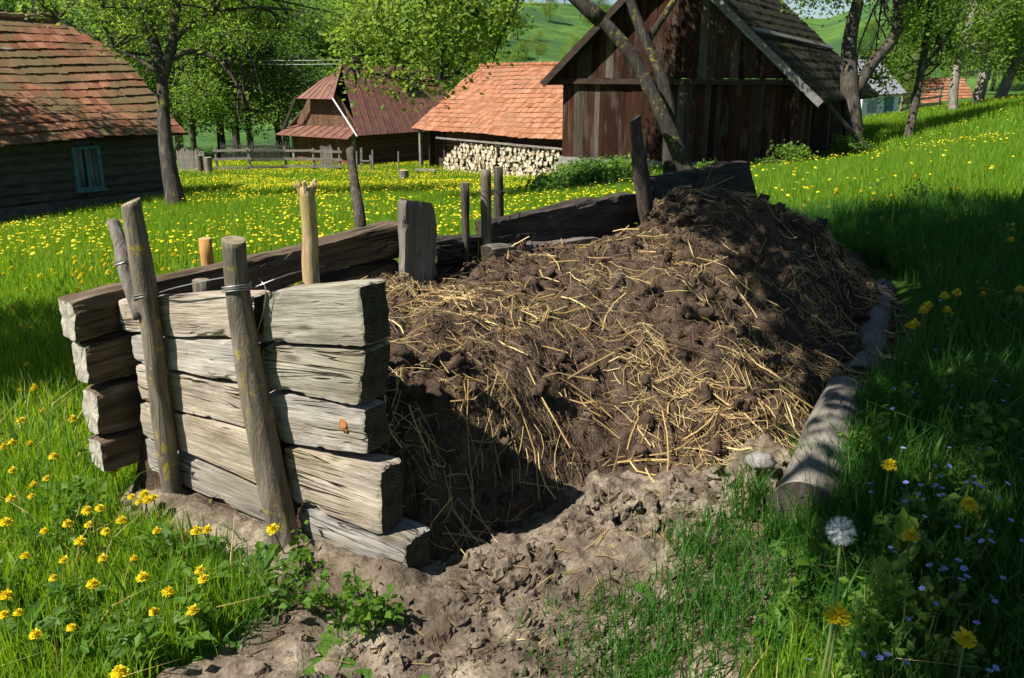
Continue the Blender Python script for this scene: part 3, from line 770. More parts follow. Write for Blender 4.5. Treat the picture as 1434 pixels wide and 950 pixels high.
post([a, (a + c_) / 2 + .004, c_, wallp(198, 445, .07)], [.024, .026, .028, .03], 'post', 'post_grey', 'short round post wired behind the left end of front wall', 3, G1, seg=12)
a = backp(287, 334, -.17); post([a, down(a, .5), down(a, -.05)], [.028, .029, .03], 'post', 'post_fresh', 'freshly cut orange post behind the back wall timber', 4, G1, 'post_top_pale', 14, namp=.02)
a = wallp(281, 392, -.20); post([a, down(a, .5), down(a, .1)], [.035, .036, .037], 'post', 'post_bark', 'stubby cut post just inside the wall between front posts', 5, G1)
a = wallp(429, 262, -.22); c_ = wallp(437, 405, -.22)
post([a, a * .5 + c_ * .5 + np.array([.004, 0, 0]), c_, down(c_ + np.array([.02, 0, 0]), .15)], [.026, .028, .032, .034], 'post', 'post_peeled', 'peeled yellow post with torn top inside front wall', 6, G1, 'post_top_pale', 14, namp=.2)
# torn splinters at the top of the peeled post belong to it
peeled = [o for o in COL.objects if o.get('label', '').startswith('peeled yellow')][0]
sp = []
for k in range(7):
    an = k * .95; r0 = .018
    b0 = a + np.array([math.cos(an) * r0, math.sin(an) * r0, -.03]); b1 = a + np.array([math.cos(an) * (r0 + .018 + .012 * (k % 3)), math.sin(an) * (r0 + .016), .012 + .012 * (k % 2)])
    sp.append(tube([b0, (b0 + b1) / 2 + np.array([0, 0, .012]), b1], [.010, .009, .005], 6, .2, 2, k))
V, F = combine(sp); obj('splinters', V, F, MAT['post_peeled'], peeled, a)
a = pt(490, 209, 5.25); c_ = pt(506, 325, 5.1); post([a, (a + c_) / 2, c_, down(c_ + np.array([.03, 0, 0]), -.05)], [.026, .029, .032, .034], 'post', 'post_dark', 'dark slanting post standing behind the back wall in the meadow', 7, G1, seg=12, skew=(.3, 0))
a = backp(651, 256, .03); post([a, down(a, .6), down(a, .2)], [.022, .022, .024], 'post', 'post_dark', 'thin dark post against the inner side of back wall', 8, G1, seg=10)
a = backp(680, 238, .07); c_ = backp(681, 366, .07); post([a, (a + c_) / 2, c_, down(c_, .2)], [.027, .033, .034, .034], 'post', 'post_bark', 'grey cracked post wired to a dark one at back wall', 9, G1, seg=12, namp=.2)
a = backp(698, 234, -.19); post([a, down(a, .6), down(a, -.1)], [.030, .031, .033], 'post', 'post_dark', 'dark round post outside back wall, wired to the grey one', 10, G1, seg=12)
a = backp(889, 166, .05); c_ = backp(903, 292, .06); post([a, (a + c_) / 2, c_, down(c_, .3)], [.042, .05, .052, .052], 'post', 'post_dark', 'split grey post at the high far part of the heap', 11, G1, seg=12, namp=.25, oval=.7, skew=(.5, 0))
a = wallp(357, 410, -.19); post([a, down(a, .5), down(a, .05)], [.032, .032, .034], 'post', 'post_dark', 'dark post inside the gap between the two plank halves', 12, G1)
# broad slab post
C = [backp(*p, .10) for p in [(568, 280), (610, 286), (612, 440), (564, 440)]]
ax = np.array([0, 0, 1.])
slab = timber(C[3], C[0], C[1], C[2], -KN * .07, 'slab_post', MAT['log_grey'], 'broad weathered slab post standing upright at back wall', 'post', G1, 33, .02, 30, 8, 6, .75, endmat=MAT['plank_end'])
# wires
def wire(pts, label, r=.0022, sub=5):
    V, F = tube(pts, r, 5, 0, 1, 0, True, sub); return tag(obj('wire', V, F, MAT['wire'], None, pts[0]), label, 'wire', 'binding wires on the posts')
def loop(c, r, tilt, n=14, turns=1.0, drop=.0):
    return [c + np.array([math.cos(t) * r, math.sin(t) * r, math.cos(t + tilt) * .012 - drop * t / 6.28]) for t in np.linspace(0, 6.283 * turns, int(n * turns))]
c_ = wallp(203, 408, off); e_ = wallp(318, 388, off)
wire(loop(c_, .043, .4, 14, 2, .01) + [c_ * .6 + e_ * .4 + np.array([0, 0, -.006]), e_, wallp(322, 396, off + .05)], 'wire wound round the left post and stretched to the middle post', .0024, 3)
c_ = wallp(331, 398, off + .015)
wire(loop(c_, .047, .9, 14, 3, .008) + [wallp(405, 384, -.1), backp(455, 372, .02)], 'grey wire wound round the middle post running back over the planks', .0026, 3)
wire([wallp(362, 390, .01), wallp(372, 405, .02), wallp(368, 440, .02), wallp(356, 478, .015)], 'loose wire end hanging down over the gap in the planks', .0018)
c_ = wallp(172, 360, .04); wire(loop(c_, .034, .2, 14, 2, .012), 'wire loop round the short left post', .0024, 2)
a = backp(680, 268, .07); b2 = backp(698, 268, -.19)
wire([a + np.array([-.04, -.02, 0]), a + np.array([.0, -.045, .005]), b2 + np.array([.04, -.01, .0]), b2 + np.array([.0, .04, 0]), a + np.array([-.04, -.02, .004])], 'wire loop tying the grey and dark posts of back wall', .0026, 4)

# ------------------------------------------------------------------ logs and stone on the right side
def glog(a, b_, r, seed, label, mat='log_grey', sub=8, namp=.07):
    a = np.asarray(a, float); b_ = np.asarray(b_, float)
    mid = (a + b_) / 2 + np.array([.01, 0, .012])
    V, Fs = tube([a, a * .7 + b_ * .3 + np.array([.012, 0, .004]), mid, b_], [r * 1.05, r * .97, r * .95, r * .84], 26, namp * 1.8, 1.1, seed, True, sub)
    midx = np.concatenate([np.zeros(len(Fs[0]), int), np.ones(52, int)])
    o = obj('log', V, Fs, [MAT[mat], MAT['post_dark']], None, a, frame(b_ - a), False, midx)
    for p in o.data.polygons:
        if p.material_index == 0: p.use_smooth = True
    return tag(o, label, 'log')
pa = atz(1122, 716, .12); pb = atz(1183, 552, .16)
glog(pa, pb, .122, 3, 'thick grey barkless log lying at right edge of the heap')
pa = atz(1178, 555, .10) + np.array([.12, .15, .04]); glog(pa + np.array([.12, .2, -.12]), np.array([2.66, 5.95, .20]), .115, 4, 'farther grey log half buried along the right side of heap')
V, F = lump(1, 12, 10, 14, .9); c0 = atz(1066, 645, .15); V = V * np.array([.062, .045, .042]) + c0
tag(obj('stone', V, F, MAT['stone'], None, c0, smooth=True), 'small grey stone at the heap foot beside the thick log', 'stone')


# ------------------------------------------------------------------ buildings
def hdir(a, b_):
    d = np.array([b_[0] - a[0], b_[1] - a[1], 0.]); return d / np.linalg.norm(d)
class Bld:
    """a house in its own frame: x along the front, y into the house, z up"""
    def __init__(s, name, org, xdir, label, cat='house'):
        s.o = np.asarray(org, float); s.R = frame(xdir)
        s.root = tag(empty(name, s.o, s.R), label, cat)
    def part(s, name, parts, mat, parent=None, smooth=False):
        V, F = combine(parts if isinstance(parts, list) else [parts])
        if parent is None: parent = s.root
        o = bpy.data.objects.new(name, mesh_np(name, V, F, mat, smooth)); COL.objects.link(o); o.parent = parent
        return o
    def loc(s, P): return (np.asarray(P, float) - s.o) @ s.R

def tile_field(x0, x1, ye, ze, yr, zr, tw, tl, seed, th=.02, sag=.04, miss=.004, trimx=None):
    """overlapping rows of clay tiles from the eave (ye,ze) up to the ridge (yr,zr)"""
    r = np.random.default_rng(seed); out = []
    S = math.hypot(yr - ye, zr - ze); sy, sz = (yr - ye) / S, (zr - ze) / S; ny, nz = -sz * np.sign(sy) , abs(sy)
    nrow = int(S / tl); ncol = int((x1 - x0) / tw)
    for i in range(nrow + 1):
        s0 = i * tl - .04; s1 = min(s0 + tl * 1.35, S + .03); wob = r.normal(0, .012)
        xa = x0 + (r.random() * .4 - .2) * tw
        for j in range(ncol):
            if r.random() < miss: continue
            xl = xa + j * tw + r.normal(0, .006); xr = xl + tw - .006
            if trimx is not None:
                lo, hi = trimx(s0 / S)
                if xl < lo - .1 or xr > hi + .1: continue
            j0 = wob + r.normal(0, .012); lift0 = th * 1.5 + abs(r.normal(0, .008)); lift1 = .004
            sg = -sag * math.sin(math.pi * (j + .5) / ncol) - .03 * math.sin(j * .21 + i * .5)
            A = []
            for (xx, ss, l) in ((xl, s0 + j0, lift0), (xr, s0 + j0 + r.normal(0, .008), lift0 + r.normal(0, .005)), (xr, s1, lift1), (xl, s1, lift1)):
                for t in (0, th):
                    A.append((xx, ye + sy * ss + ny * (l + t), ze + sz * ss + nz * (l + t) + sg))
            A = np.array(A)[[0, 2, 4, 6, 1, 3, 5, 7]]
            out.append((A, BOXF))
    return out
def slab(p0, p1, p2, p3, th):
    """roof slab: four corners in order, thickness downwards"""
    P = np.array([p0, p1, p2, p3], float); n = np.cross(P[1] - P[0], P[3] - P[0]); n /= np.linalg.norm(n)
    if n[2] < 0: n = -n
    return (np.vstack([P - n * th, P]), BOXF)
def log_courses(x0, x1, y, z0, z1, h, seed, depth=.2, gaps=()):
    r = np.random.default_rng(seed); out = []; z = z0
    while z < z1 - .02:
        hh = min(h * r.uniform(.85, 1.15), z1 - z)
        seg = [(x0, x1)]
        for (ga, gb, gz0, gz1) in gaps:
            if z + hh > gz0 and z < gz1:
                ns = []
                for (a, c) in seg:
                    if a < ga: ns.append((a, min(c, ga)))
                    if c > gb: ns.append((max(a, gb), c))
                seg = ns
        for (a, c) in seg:
            n = 8; t = np.arange(n) * 2 * math.pi / n + .39
            P0 = np.stack([np.full(n, a), y + depth / 2 + np.cos(t) * depth / 2 * .95, z + hh / 2 + np.sin(t) * hh / 2 * 1.06], -1)
            P1 = P0.copy(); P1[:, 0] = c
            V = np.vstack([P0, P1]); jj = np.arange(n); jn = (jj + 1) % n
            F = [np.stack([jj, jj + n, jn + n, jn], -1), np.array([jj[::-1]]), np.array([jj + n])]
            out.append((V, F))
        z += hh
    return out
def boards(x0, x1, y, zlo, zhi, wd, th, seed, axis='x'):
    """upright boards; zlo, zhi functions of position"""
    r = np.random.default_rng(seed); out = []; x = x0
    while x < x1 - .02:
        w_ = min(wd * r.uniform(.75, 1.25), x1 - x); a, c = x + .004, x + w_ - .004
        d = r.uniform(0, .018)
        za, zc = zhi(a), zhi(c); la, lc_ = zlo(a) + r.normal(0, .02), zlo(c)
        if axis == 'x':
            V = np.array([[a, y - d, la], [c, y - d, lc_], [c, y + th, lc_], [a, y + th, la], [a, y - d, za], [c, y - d, zc], [c, y + th, zc], [a, y + th, za]])
        else:
            V = np.array([[y + d, a, la], [y - th, a, la], [y - th, c, lc_], [y + d, c, lc_], [y + d, a, za], [y - th, a, za], [y - th, c, zc], [y + d, c, zc]])[[1, 0, 3, 2, 5, 4, 7, 6]]
        if za > la + .03 or zc > lc_ + .03: out.append((V, BOXF))
        x += w_
    return out

# --- log house on the left
e0 = pt(0, 201, 18.0); e1 = pt(268, 186, 21.6); xd = hdir(e0, e1)
org = e1.copy(); org[2] = -1.45
inw = np.array([-xd[1], xd[0], 0.])
H1 = Bld('log_house', org, xd, 'grey log house with old clay tile roof at the left edge of the meadow')
ez = float(e1[2] + .02) - org[2]; RUN = 3.6
q = aty(60, 24, float((e1 + inw * RUN - xd * 3)[1]))[2] - org[2]; rz = q
LH = 13.0
gap = []
wy = .62
# window place on the wall
wl = onplane(104, 210, org + inw * wy, -inw); wr = onplane(141, 260, org + inw * wy, -inw)
wl, wr = H1.loc(wl), H1.loc(wr); wx0, wx1, wz1, wz0 = wl[0], wr[0], wl[2], wr[2]
H1.part('wall', log_courses(-LH + .5, -.5, wy, .35, ez + .25, .24, 3, .2, [(wx0, wx1, wz0, wz1)]), MAT['house_log'])
H1.part('plinth', [warp(box(-LH + .5, -.47, wy - .04, wy + .25, -.6, .352), .02, 2)], MAT['house_log'])
H1.part('side_wall', [box(-.7, -.5, wy + .2, 2 * RUN - wy, -.6, ez + .1), box(-LH + .5, -.51, 2 * RUN - wy - .2, 2 * RUN - wy, -.6, ez + .1)], MAT['plaster'])
rf = H1.part('roof', tile_field(-LH, .02, 0, ez, RUN, rz, .2, .30, 5, .022, .06, .005, lambda t: (-LH, -.15 - 1.4 * max(0, t - .62) / .38 * .8)), MAT['tile_old'])
H1.part('roof_boarding', [slab((-LH, .03, ez - .03), (-.05, .03, ez - .03), (-.9, RUN, rz - .05), (-LH, RUN, rz - .05), .05), slab((-LH, 2 * RUN, ez - .03), (-.05, 2 * RUN, ez - .03), (-.9, RUN + .01, rz - .05), (-LH, RUN + .01, rz - .05), .05)], MAT['dark_beam'], rf)
H1.part('ridge_tile', [(V_ + np.array([-LH + k * .38, RUN, rz + .03]), F_) for k in range(31) for V_, F_ in [tube([(0, 0, 0), (.40, 0, .012)], [.10, .115], 8, 0, 1, 0)]], MAT['tile_old'], rf)
wn = H1.part('window', [box(wx0 - .08, wx0, wy - .05, wy + .12, wz0 - .06, wz1 + .06), box(wx1, wx1 + .08, wy - .05, wy + .12, wz0 - .06, wz1 + .06), box(wx0, wx1, wy - .05, wy + .12, wz1, wz1 + .06), box(wx0 - .12, wx1 + .12, wy - .09, wy + .12, wz0 - .12, wz0 - .062), box(wx0, wx1, wy - .03, wy + .1, wz0 - .06, wz0),
    box((wx0 + wx1) / 2 - .025, (wx0 + wx1) / 2 + .025, wy - .02, wy + .05, wz0, wz1)], MAT['turq'])
H1.part('pane', [box(wx0, wx1, wy + .06, wy + .07, wz0, wz1)], MAT['glass'], wn)
cu = []
for k in range(14):
    if 5 <= k <= 7: continue
    xx = wx0 + (wx1 - wx0) * (k + .5) / 14
    cu.append(tube([(xx, wy + .042, wz0 + .01), (xx, wy + .042, wz1 - .01)], (wx1 - wx0) / 29, 6, 0, 1, k, True, 1, .25))
H1.part('curtain', cu, MAT['curtain'], wn, True)

# --- house with the clay tile roof in the middle
e0 = pt(578, 179, 38); e1 = pt(792, 196, 31); xd = hdir(e0, e1); org = e0.copy(); base = -2.45; org[2] = base
inw = np.array([-xd[1], xd[0], 0.]); LM = float(np.dot(e1 - e0, xd)) + 1.2
H2 = Bld('tiled_house', org, xd, 'low log house with bright clay tile roof behind the firewood stack')
ez = (e0[2] + e1[2]) / 2 - base; RUN = 3.6
rz = float(aty(655, 93, float((e0 + inw * RUN)[1]))[2]) - base
rf = H2.part('roof', tile_field(0, LM, 0, ez, RUN, rz, .2, .29, 15, .016, .03, .0, lambda t: (.35 * t, LM)), MAT['tile_new'])
H2.part('roof_boarding', [slab((.05, .03, ez - .03), (LM, .03, ez - .03), (LM, RUN, rz - .05), (.4, RUN, rz - .05), .05), slab((.05, 2 * RUN, ez - .03), (LM, 2 * RUN, ez - .03), (LM, RUN + .01, rz - .05), (.4, RUN + .01, rz - .05), .05)], MAT['dark_beam'], rf)
H2.part('ridge_tile', [(V_ + np.array([.4 + k * .38, RUN, rz + .03]), F_) for k in range(int(LM / .38) - 1) for V_, F_ in [tube([(0, 0, 0), (.40, 0, .012)], [.09, .105], 8, 0, 1, 0)]], MAT['tile_new'], rf)
wy = .7
dl = H2.loc(onplane(604, 200, org + inw * wy, -inw)); dr = H2.loc(onplane(622, 200, org + inw * wy, -inw)); dx0, dx1 = dl[0], dr[0]
H2.part('wall', log_courses(.3, LM, wy, -.3, ez + .35, .21, 13, .18, [(dx0, dx1, -.3, ez + .1)]), MAT['shed_log'])
H2.part('back_wall', [box(.3, .5, wy + .2, 2 * RUN - wy, -.3, ez + .1), box(.5, LM, 2 * RUN - wy - .2, 2 * RUN - wy, -.3, ez + .1)], MAT['shed_log'])
H2.part('doorway', [box(dx0 - .12, dx0, wy - .06, wy + .2, -.2, ez + .05), box(dx1, dx1 + .12, wy - .06, wy + .2, -.2, ez + .05), box(dx0, dx1, wy + .3, wy + .33, -.2, ez + .05)], MAT['dark_beam'])
H2.part('eave_post', [box(.25, .37, .12, .24, -.3, ez - .02)], MAT['rail_wood'])
H2.part('eave_pole', [bar((dx1 + .4, -.02, ez - .33), (LM, -.02, ez - .36), .07, .07)], MAT['rail_wood'])

# --- firewood stacked along its wall
fl = H2.loc(onplane(627, 240, org + inw * .25, -inw))[0]; fr = H2.loc(onplane(787, 250, org + inw * .25, -inw))[0]
fw = []
for s_ in range(8):
    r = np.random.default_rng(400 + s_)
    n = 6 if s_ % 2 else 5; n = [7, 4, 3, 8, 5, 4, 7, 3][s_]
    t = (np.arange(n) + r.random(n) * .5) * 2 * math.pi / n; rad = .106 * r.uniform(.72, 1.15, n)
    P = np.stack([np.zeros(n), np.cos(t) * rad, np.sin(t) * rad], -1); P1 = P.copy(); P[:, 0] = -.22; P1[:, 0] = .22
    jj = np.arange(n); jn = (jj + 1) % n
    me = mesh_np('firewood', np.vstack([P, P1]), [np.stack([jj, jn, jn + n, jj + n], -1), np.array([jj[::-1]]), np.array([jj + n])], [MAT['firewood_bark'], MAT['firewood_end']], False, [0] * n + [1, 1])
    fw.append(me)
x = fl; k = 0; top = lambda x: .62 + .55 * sstep(0, .25, (x - fl) / (fr - fl)) + .06 * math.sin(x * 2.3) - .15 * sstep(.75, 1, (x - fl) / (fr - fl))
row = 0; zz = 0
while zz < 1.25:
    x = fl + (.08 if row % 2 else 0)
    while x < fr:
        if zz < top(x):
            wp = H2.o + H2.R @ np.array([x + rng.normal(0, .012), .25 + rng.normal(0, .04), 0])
            g = float(tz(wp[0], wp[1]))
            o = bpy.data.objects.new('firewood_log', fw[int(rng.integers(8))]); COL.objects.link(o)
            Rr_ = frame(-inw + rng.normal(0, .05, 3) * np.array([1, 1, .6])); a = rng.uniform(0, 6.28)
            Rr_ = Rr_ @ np.array([[1, 0, 0], [0, math.cos(a), -math.sin(a)], [0, math.sin(a), math.cos(a)]])
            M = Matrix.Identity(4)
            for i in range(3):
                for j in range(3): M[i][j] = Rr_[i][j]
                M[i][3] = (wp[0], wp[1], g + .07 + zz + rng.normal(0, .022))[i]
            o.matrix_basis = M
            tag(o, 'pale split firewood log in the stack against the tiled house wall', 'firewood', 'firewood logs stacked along the tiled house'); k += 1
        x += rng.uniform(.145, .19)
    zz += .15; row += 1
NFW = k

# --- red metal roofed barn house
fc = pt(497, 240, 40); fc[2] = -2.55
sd_ = np.array([.62, .785, 0]); sd_ /= np.linalg.norm(sd_); gd = np.array([-sd_[1], sd_[0], 0.])
H3 = Bld('red_roof_house', fc, -gd, 'brown wooden house with dark red metal half hipped roof')   # x runs towards the front corner, y into the house
Wg = 5.0; Lr = 7.5
ez = float(aty(497, 184, fc[1])[2]) - fc[2]; az_ = float(aty(478, 92, fc[1] + 1.6 + .9)[2]) - fc[2]
mz = ez + (az_ - ez) * .50
H3.part('wall', boards(-Wg + .3, -.3, .35, lambda x: -.3, lambda x: ez - .12, .16, .05, 61), MAT['shed_board'])
def gz_(x): return min(mz + .1, ez + (az_ - ez) * (1 - abs(x + Wg / 2) / (Wg / 2)) - .12)
H3.part('gable', boards(-Wg + .35, -.35, .5, lambda x: ez + .1, gz_, .15, .05, 62), MAT['shed_log'])
H3.part('side_wall', [(V_ @ np.array([[0, 1, 0], [-1, 0, 0], [0, 0, 1.]]) , F_) for V_, F_ in log_courses(.4, Lr, .3, -.3, ez + .1, .22, 63, .18)], MAT['shed_log'])
H3.part('back_wall', [box(-Wg + .3, -.5, Lr - .2, Lr, -.3, ez), box(-Wg + .3, -Wg + .45, .42, Lr - .2, -.3, ez)], MAT['shed_log'])
def seam_roof(p0, p1, p2, p3, n, th=.03):
    """sheet metal roof as n standing seam strips; p0-p1 eave, p3-p2 ridge"""
    P = [np.asarray(p, float) for p in (p0, p1, p2, p3)]; out = []
    for k in range(n):
        a, c = k / n, (k + 1) / n
        out.append(slab(P[0] + (P[1] - P[0]) * a, P[0] + (P[1] - P[0]) * c, P[3] + (P[2] - P[3]) * c, P[3] + (P[2] - P[3]) * a, th))
        s0 = P[0] + (P[1] - P[0]) * c; s1 = P[3] + (P[2] - P[3]) * c
        if np.linalg.norm(s1 - s0) > .2: out.append(bar(s0 + np.array([0, 0, .02]), s1 + np.array([0, 0, .02]), .02, .022, (0, 0, 1)))
    return out
mx = lambda z: (az_ - z) / (az_ - ez) * Wg / 2
cx = -Wg / 2; hy_ = 1.7
rf = H3.part('roof', seam_roof((0.3, 0, ez - .3 * (az_ - ez) / (Wg / 2)), (.3, Lr + .4, ez - .3 * (az_ - ez) / (Wg / 2)), (cx, Lr + .4, az_), (cx, hy_, az_), 16)[:0] +
   seam_roof((.25, .1, ez - .2), (.25, Lr + .4, ez - .2), (cx, Lr + .4, az_), (cx, hy_, az_), 17) + seam_roof((-Wg - .25, Lr + .4, ez - .2), (-Wg - .25, .1, ez - .2), (cx, hy_, az_), (cx, Lr + .4, az_), 17), MAT['roof_metal'])
H3.part('hip', seam_roof((cx - mx(mz) - .1, -.1, mz - .05), (cx + mx(mz) + .1, -.1, mz - .05), (cx + .03, hy_, az_ + .02), (cx - .03, hy_, az_ + .02), 6), MAT['roof_metal'], rf)
H3.part('pent_roof', seam_roof((-Wg - .2, -.5, ez - .32), (.2, -.5, ez - .32), (-.05, .48, ez + .12), (-Wg + .05, .48, ez + .12), 9), MAT['roof_metal'], rf)
H3.part('verge', [bar((.28, .0, ez - .22), (cx + mx(mz) + .1, -.12, mz), .03, .06)], MAT['white'], rf)
H3.part('verge', [bar((-Wg - .28, .0, ez - .22), (cx - mx(mz) - .1, -.12, mz), .05, .14)], MAT['dark_beam'], rf)
H3.part('dormer', [slab((-1.3, 4.6, ez + 1.9), (-1.3, 6.0, ez + 1.9), (-2.3, 5.6, ez + 2.6), (-2.3, 5.2, ez + 2.6), .05), box(-1.9, -1.4, 4.9, 5.7, ez + .9, ez + 1.85)], MAT['dark_beam'], rf)
for xa_ in (-.34, -Wg + .16): H3.part('corner_post', [box(xa_, xa_ + .14, .2, .34, -.3, ez - .2)], MAT['rail_wood'])

# --- dark barn
BR_ = R_(30); rdir = np.array([math.cos(BR_), -math.sin(BR_), 0.])
rc = pt(1110, 240, 24.0)
best = min(np.linspace(4, 10, 601), key=lambda k: abs(project(rc - rdir * k)[0] - 787))
WBn = float(best); lc = rc - rdir * WBn; zb = float(rc[2]) - .1; org = np.array([lc[0], lc[1], zb])
BN = Bld('barn', org, rdir, 'big dark board barn with steep mossy gable roof behind the manure heap', 'barn')
inw = BN.R[:, 1]
bm = BN.loc(onplane(945, 114, org, -inw))[2]; apx = BN.loc(onplane(944, -64, org, -inw)); ax_, apz = apx[0], apx[2]
lt = BN.loc(onplane(760, 116, org - inw * .45, -inw)); rt = BN.loc(onplane(1150, 143, org - inw * .45, -inw))
LB = 10.0
sl = (apz - lt[2]) / (ax_ - lt[0]); sr = (apz - rt[2]) / (rt[0] - ax_)
roofz = lambda x: apz - (sl * (ax_ - x) if x < ax_ else sr * (x - ax_))
BN.part('wall', boards(0, WBn, 0, lambda x: .18, lambda x: min(bm - .08, roofz(x) - .06), .2, .05, 71), MAT['barn_board'])
BN.part('gable', boards(.05, WBn - .05, -.03, lambda x: bm + .07, lambda x: roofz(x) - .05, .22, .05, 72), MAT['barn_board'])
BN.part('beam', [warp(bar((-.15, -.08, bm), (WBn + .1, -.08, bm - .02), .18, .16), .008, 2)], MAT['dark_beam'])
BN.part('plinth', [warp(box(-.1, WBn + .05, -.06, .3, -1.4, .2), .05, 3)], MAT['stone'])
BN.part('side_wall', boards(.0, LB, WBn, lambda y: -.4, lambda y: roofz(WBn) - .04, .24, .05, 73, 'y'), MAT['barn_board'])
BN.part('back_wall', [box(0, .1, .06, LB, -.6, roofz(0) - .05), box(.12, WBn - .1, LB - .1, LB, -.6, bm)], MAT['dark_beam'])
def moss_slab(xe, ze, seed):
    nu, nv = 60, 60; U, W = np.meshgrid(np.linspace(0, 1, nu), np.linspace(-.45, LB + .5, nv), indexing='ij')
    Xl = ax_ + (xe - ax_) * U; Zl = apz + (ze - apz) * U
    n = np.array([-(ze - apz), 0, (xe - ax_)]); n = n / np.linalg.norm(n); n = n * np.sign(n[2])
    row = np.floor(U * 14 + n2(Xl, W, .8, 2, seed) * .5); st = (U * 14 - np.floor(U * 14))
    d = st * .045 + fbm(np.stack([Xl, W, Zl], -1) * 5, 3, seed) * .05
    P = np.stack([Xl + n[0] * d, W, Zl + n[2] * d], -1)
    Q = np.stack([Xl - n[0] * .1, W, Zl - n[2] * .1], -1)
    V = np.concatenate([P.reshape(-1, 3), Q.reshape(-1, 3)]); G = grid_faces(nu, nv); m = nu * nv
    idx = np.arange(m).reshape(nu, nv); ed = np.concatenate([idx[:, 0], idx[-1, 1:], idx[::-1, -1][1:], idx[0, ::-1][1:-1]])
    e2 = np.roll(ed, -1)
    return V, [G, G[:, ::-1] + m, np.stack([ed, e2, e2 + m, ed + m], -1)]
rf = BN.part('roof', [moss_slab(lt[0], lt[2], 3), moss_slab(rt[0], rt[2], 4)], MAT['roof_moss'])
BN.part('verge_board', [bar((rt[0], -.49, rt[2] - .06), (ax_ + .03, -.49, apz - .03), .04, .2, (0, 0, 1)), ], MAT['verge'], rf)
BN.part('verge_board', [bar((lt[0], -.49, lt[2] - .06), (ax_ - .03, -.49, apz - .03), .04, .2, (0, 0, 1))], MAT['dark_beam'], rf)
BN.part('ridge_beam', [bar((ax_, -.5, apz + .06), (ax_, LB + .5, apz + .06), .24, .1)], MAT['verge'], rf)
BN.part('batten', [bar((ax_ + (rt[0] - ax_) * .55, -.3, apz + (rt[2] - apz) * .55 + .12), (ax_ + (rt[0] - ax_) * .60, LB, apz + (rt[2] - apz) * .60 + .12), .16, .05, (.7, 0, .7))], MAT['verge'], rf)

# pole leaning on the barn corner
a = pt(1152, 138, 24.2); c_ = pt(1212, 207, 24.6)
V, Fs = tube([a, (a + c_) / 2, c_], [.06, .07, .075], 8, .1, 1, 3)
tag(obj('pole', V, Fs, MAT['post_dark'], None, c_), 'thick pole leaning against the barn roof corner', 'pole')

# --- small white house far right and an orange roof farther on
a = pt(1203, 182, 58); c_ = pt(1254, 176, 62); xd = hdir(a, c_)
H4 = Bld('white_shed', np.array([a[0], a[1], a[2] - .1]), xd, 'small white limewashed shed with grey roof beyond the meadow', 'shed')
L4 = float(np.linalg.norm((c_ - a)[:2])); h4 = 2.5
H4.part('wall', [box(0, L4, 0, 3.5, 0, h4)], MAT['white'])
H4.part('door', [box(L4 * .6, L4 * .85, -.05, .0, .3, 2.2)], MAT['turq'])
H4.part('window', [box(L4 * .15, L4 * .38, -.05, .0, 1.2, 2.0)], MAT['slate'])
H4.part('roof', [slab((-.4, -.4, h4 - .1), (L4 + .4, -.4, h4 - .1), (L4 + .1, 1.75, h4 + 2.2), (.3, 1.75, h4 + 2.2), .12), slab((-.4, 3.9, h4 - .1), (L4 + .4, 3.9, h4 - .1), (L4 + .1, 1.76, h4 + 2.2), (.3, 1.76, h4 + 2.2), .12)], MAT['slate'])
a = pt(1292, 154, 70); c_ = pt(1372, 154, 70)
H5 = Bld('orange_roof_house', np.array([a[0], a[1], a[2] - 1.5]), hdir(a, c_), 'far low house with orange roof between the tree trunks')
L5 = float(np.linalg.norm((c_ - a)[:2])); h5 = float(pt(1300, 146, 70)[2] - a[2] + 1.5)
H5.part('wall', [box(.2, L5 - .2, .4, 5.6, 0, h5)], MAT['shed_log'])
H5.part('roof', tile_field(0, L5, 0, h5, 3.0, h5 + 2.0, .5, .4, 25, .04, .02, 0) + [slab((0, 6, h5), (L5, 6, h5), (L5, 3.01, h5 + 2), (0, 3.01, h5 + 2), .06)], MAT['tile_new'])

# ------------------------------------------------------------------ fences and yard things
def rail_fence(pts, label, nrail=3, h=.95, name='rail_fence'):
    pts = [np.array([p[0], p[1], float(tz(p[0], p[1]))]) for p in pts]
    root = tag(empty(name, pts[0]), label, 'fence')
    for k, p in enumerate(pts):
        V, F = tube([p + np.array([0, 0, -.2]), p + np.array([rng.normal(0, .03), 0, h + rng.uniform(.0, .15)])], [.055, .05], 7, .1, 1, k)
        obj('fence_post', V, F, MAT['rail_wood'], root, p)
    for k in range(len(pts) - 1):
        for j in range(nrail):
            z = h * (.28 + .68 * j / max(1, nrail - 1)); d = hdir(pts[k], pts[k + 1]); nrm = np.array([d[1], -d[0], 0]) * .06
            V, F = bar(pts[k] + np.array([0, 0, z + rng.normal(0, .03)]) + nrm - d * .1, pts[k + 1] + np.array([0, 0, z + rng.normal(0, .03)]) + nrm + d * .1, .035, .09)
            obj('rail', V, F, MAT['rail_wood'], root, pts[k], frame(pts[k + 1] - pts[k]))
    return root
def gp(px, py, D):
    p = pt(px, py, D); return np.array([p[0], p[1], float(tz(p[0], p[1]))])
rail_fence([gp(303, 226, 35), gp(350, 229, 35), gp(400, 232, 35.5), gp(440, 235, 35.5), gp(477, 238, 35.5)], 'long grey rail fence across the back of the dandelion meadow')
rail_fence([gp(1258, 176, 37), gp(1283, 172, 37.5), gp(1312, 168, 38)], 'grey rail fence on the slope before the orange roof')
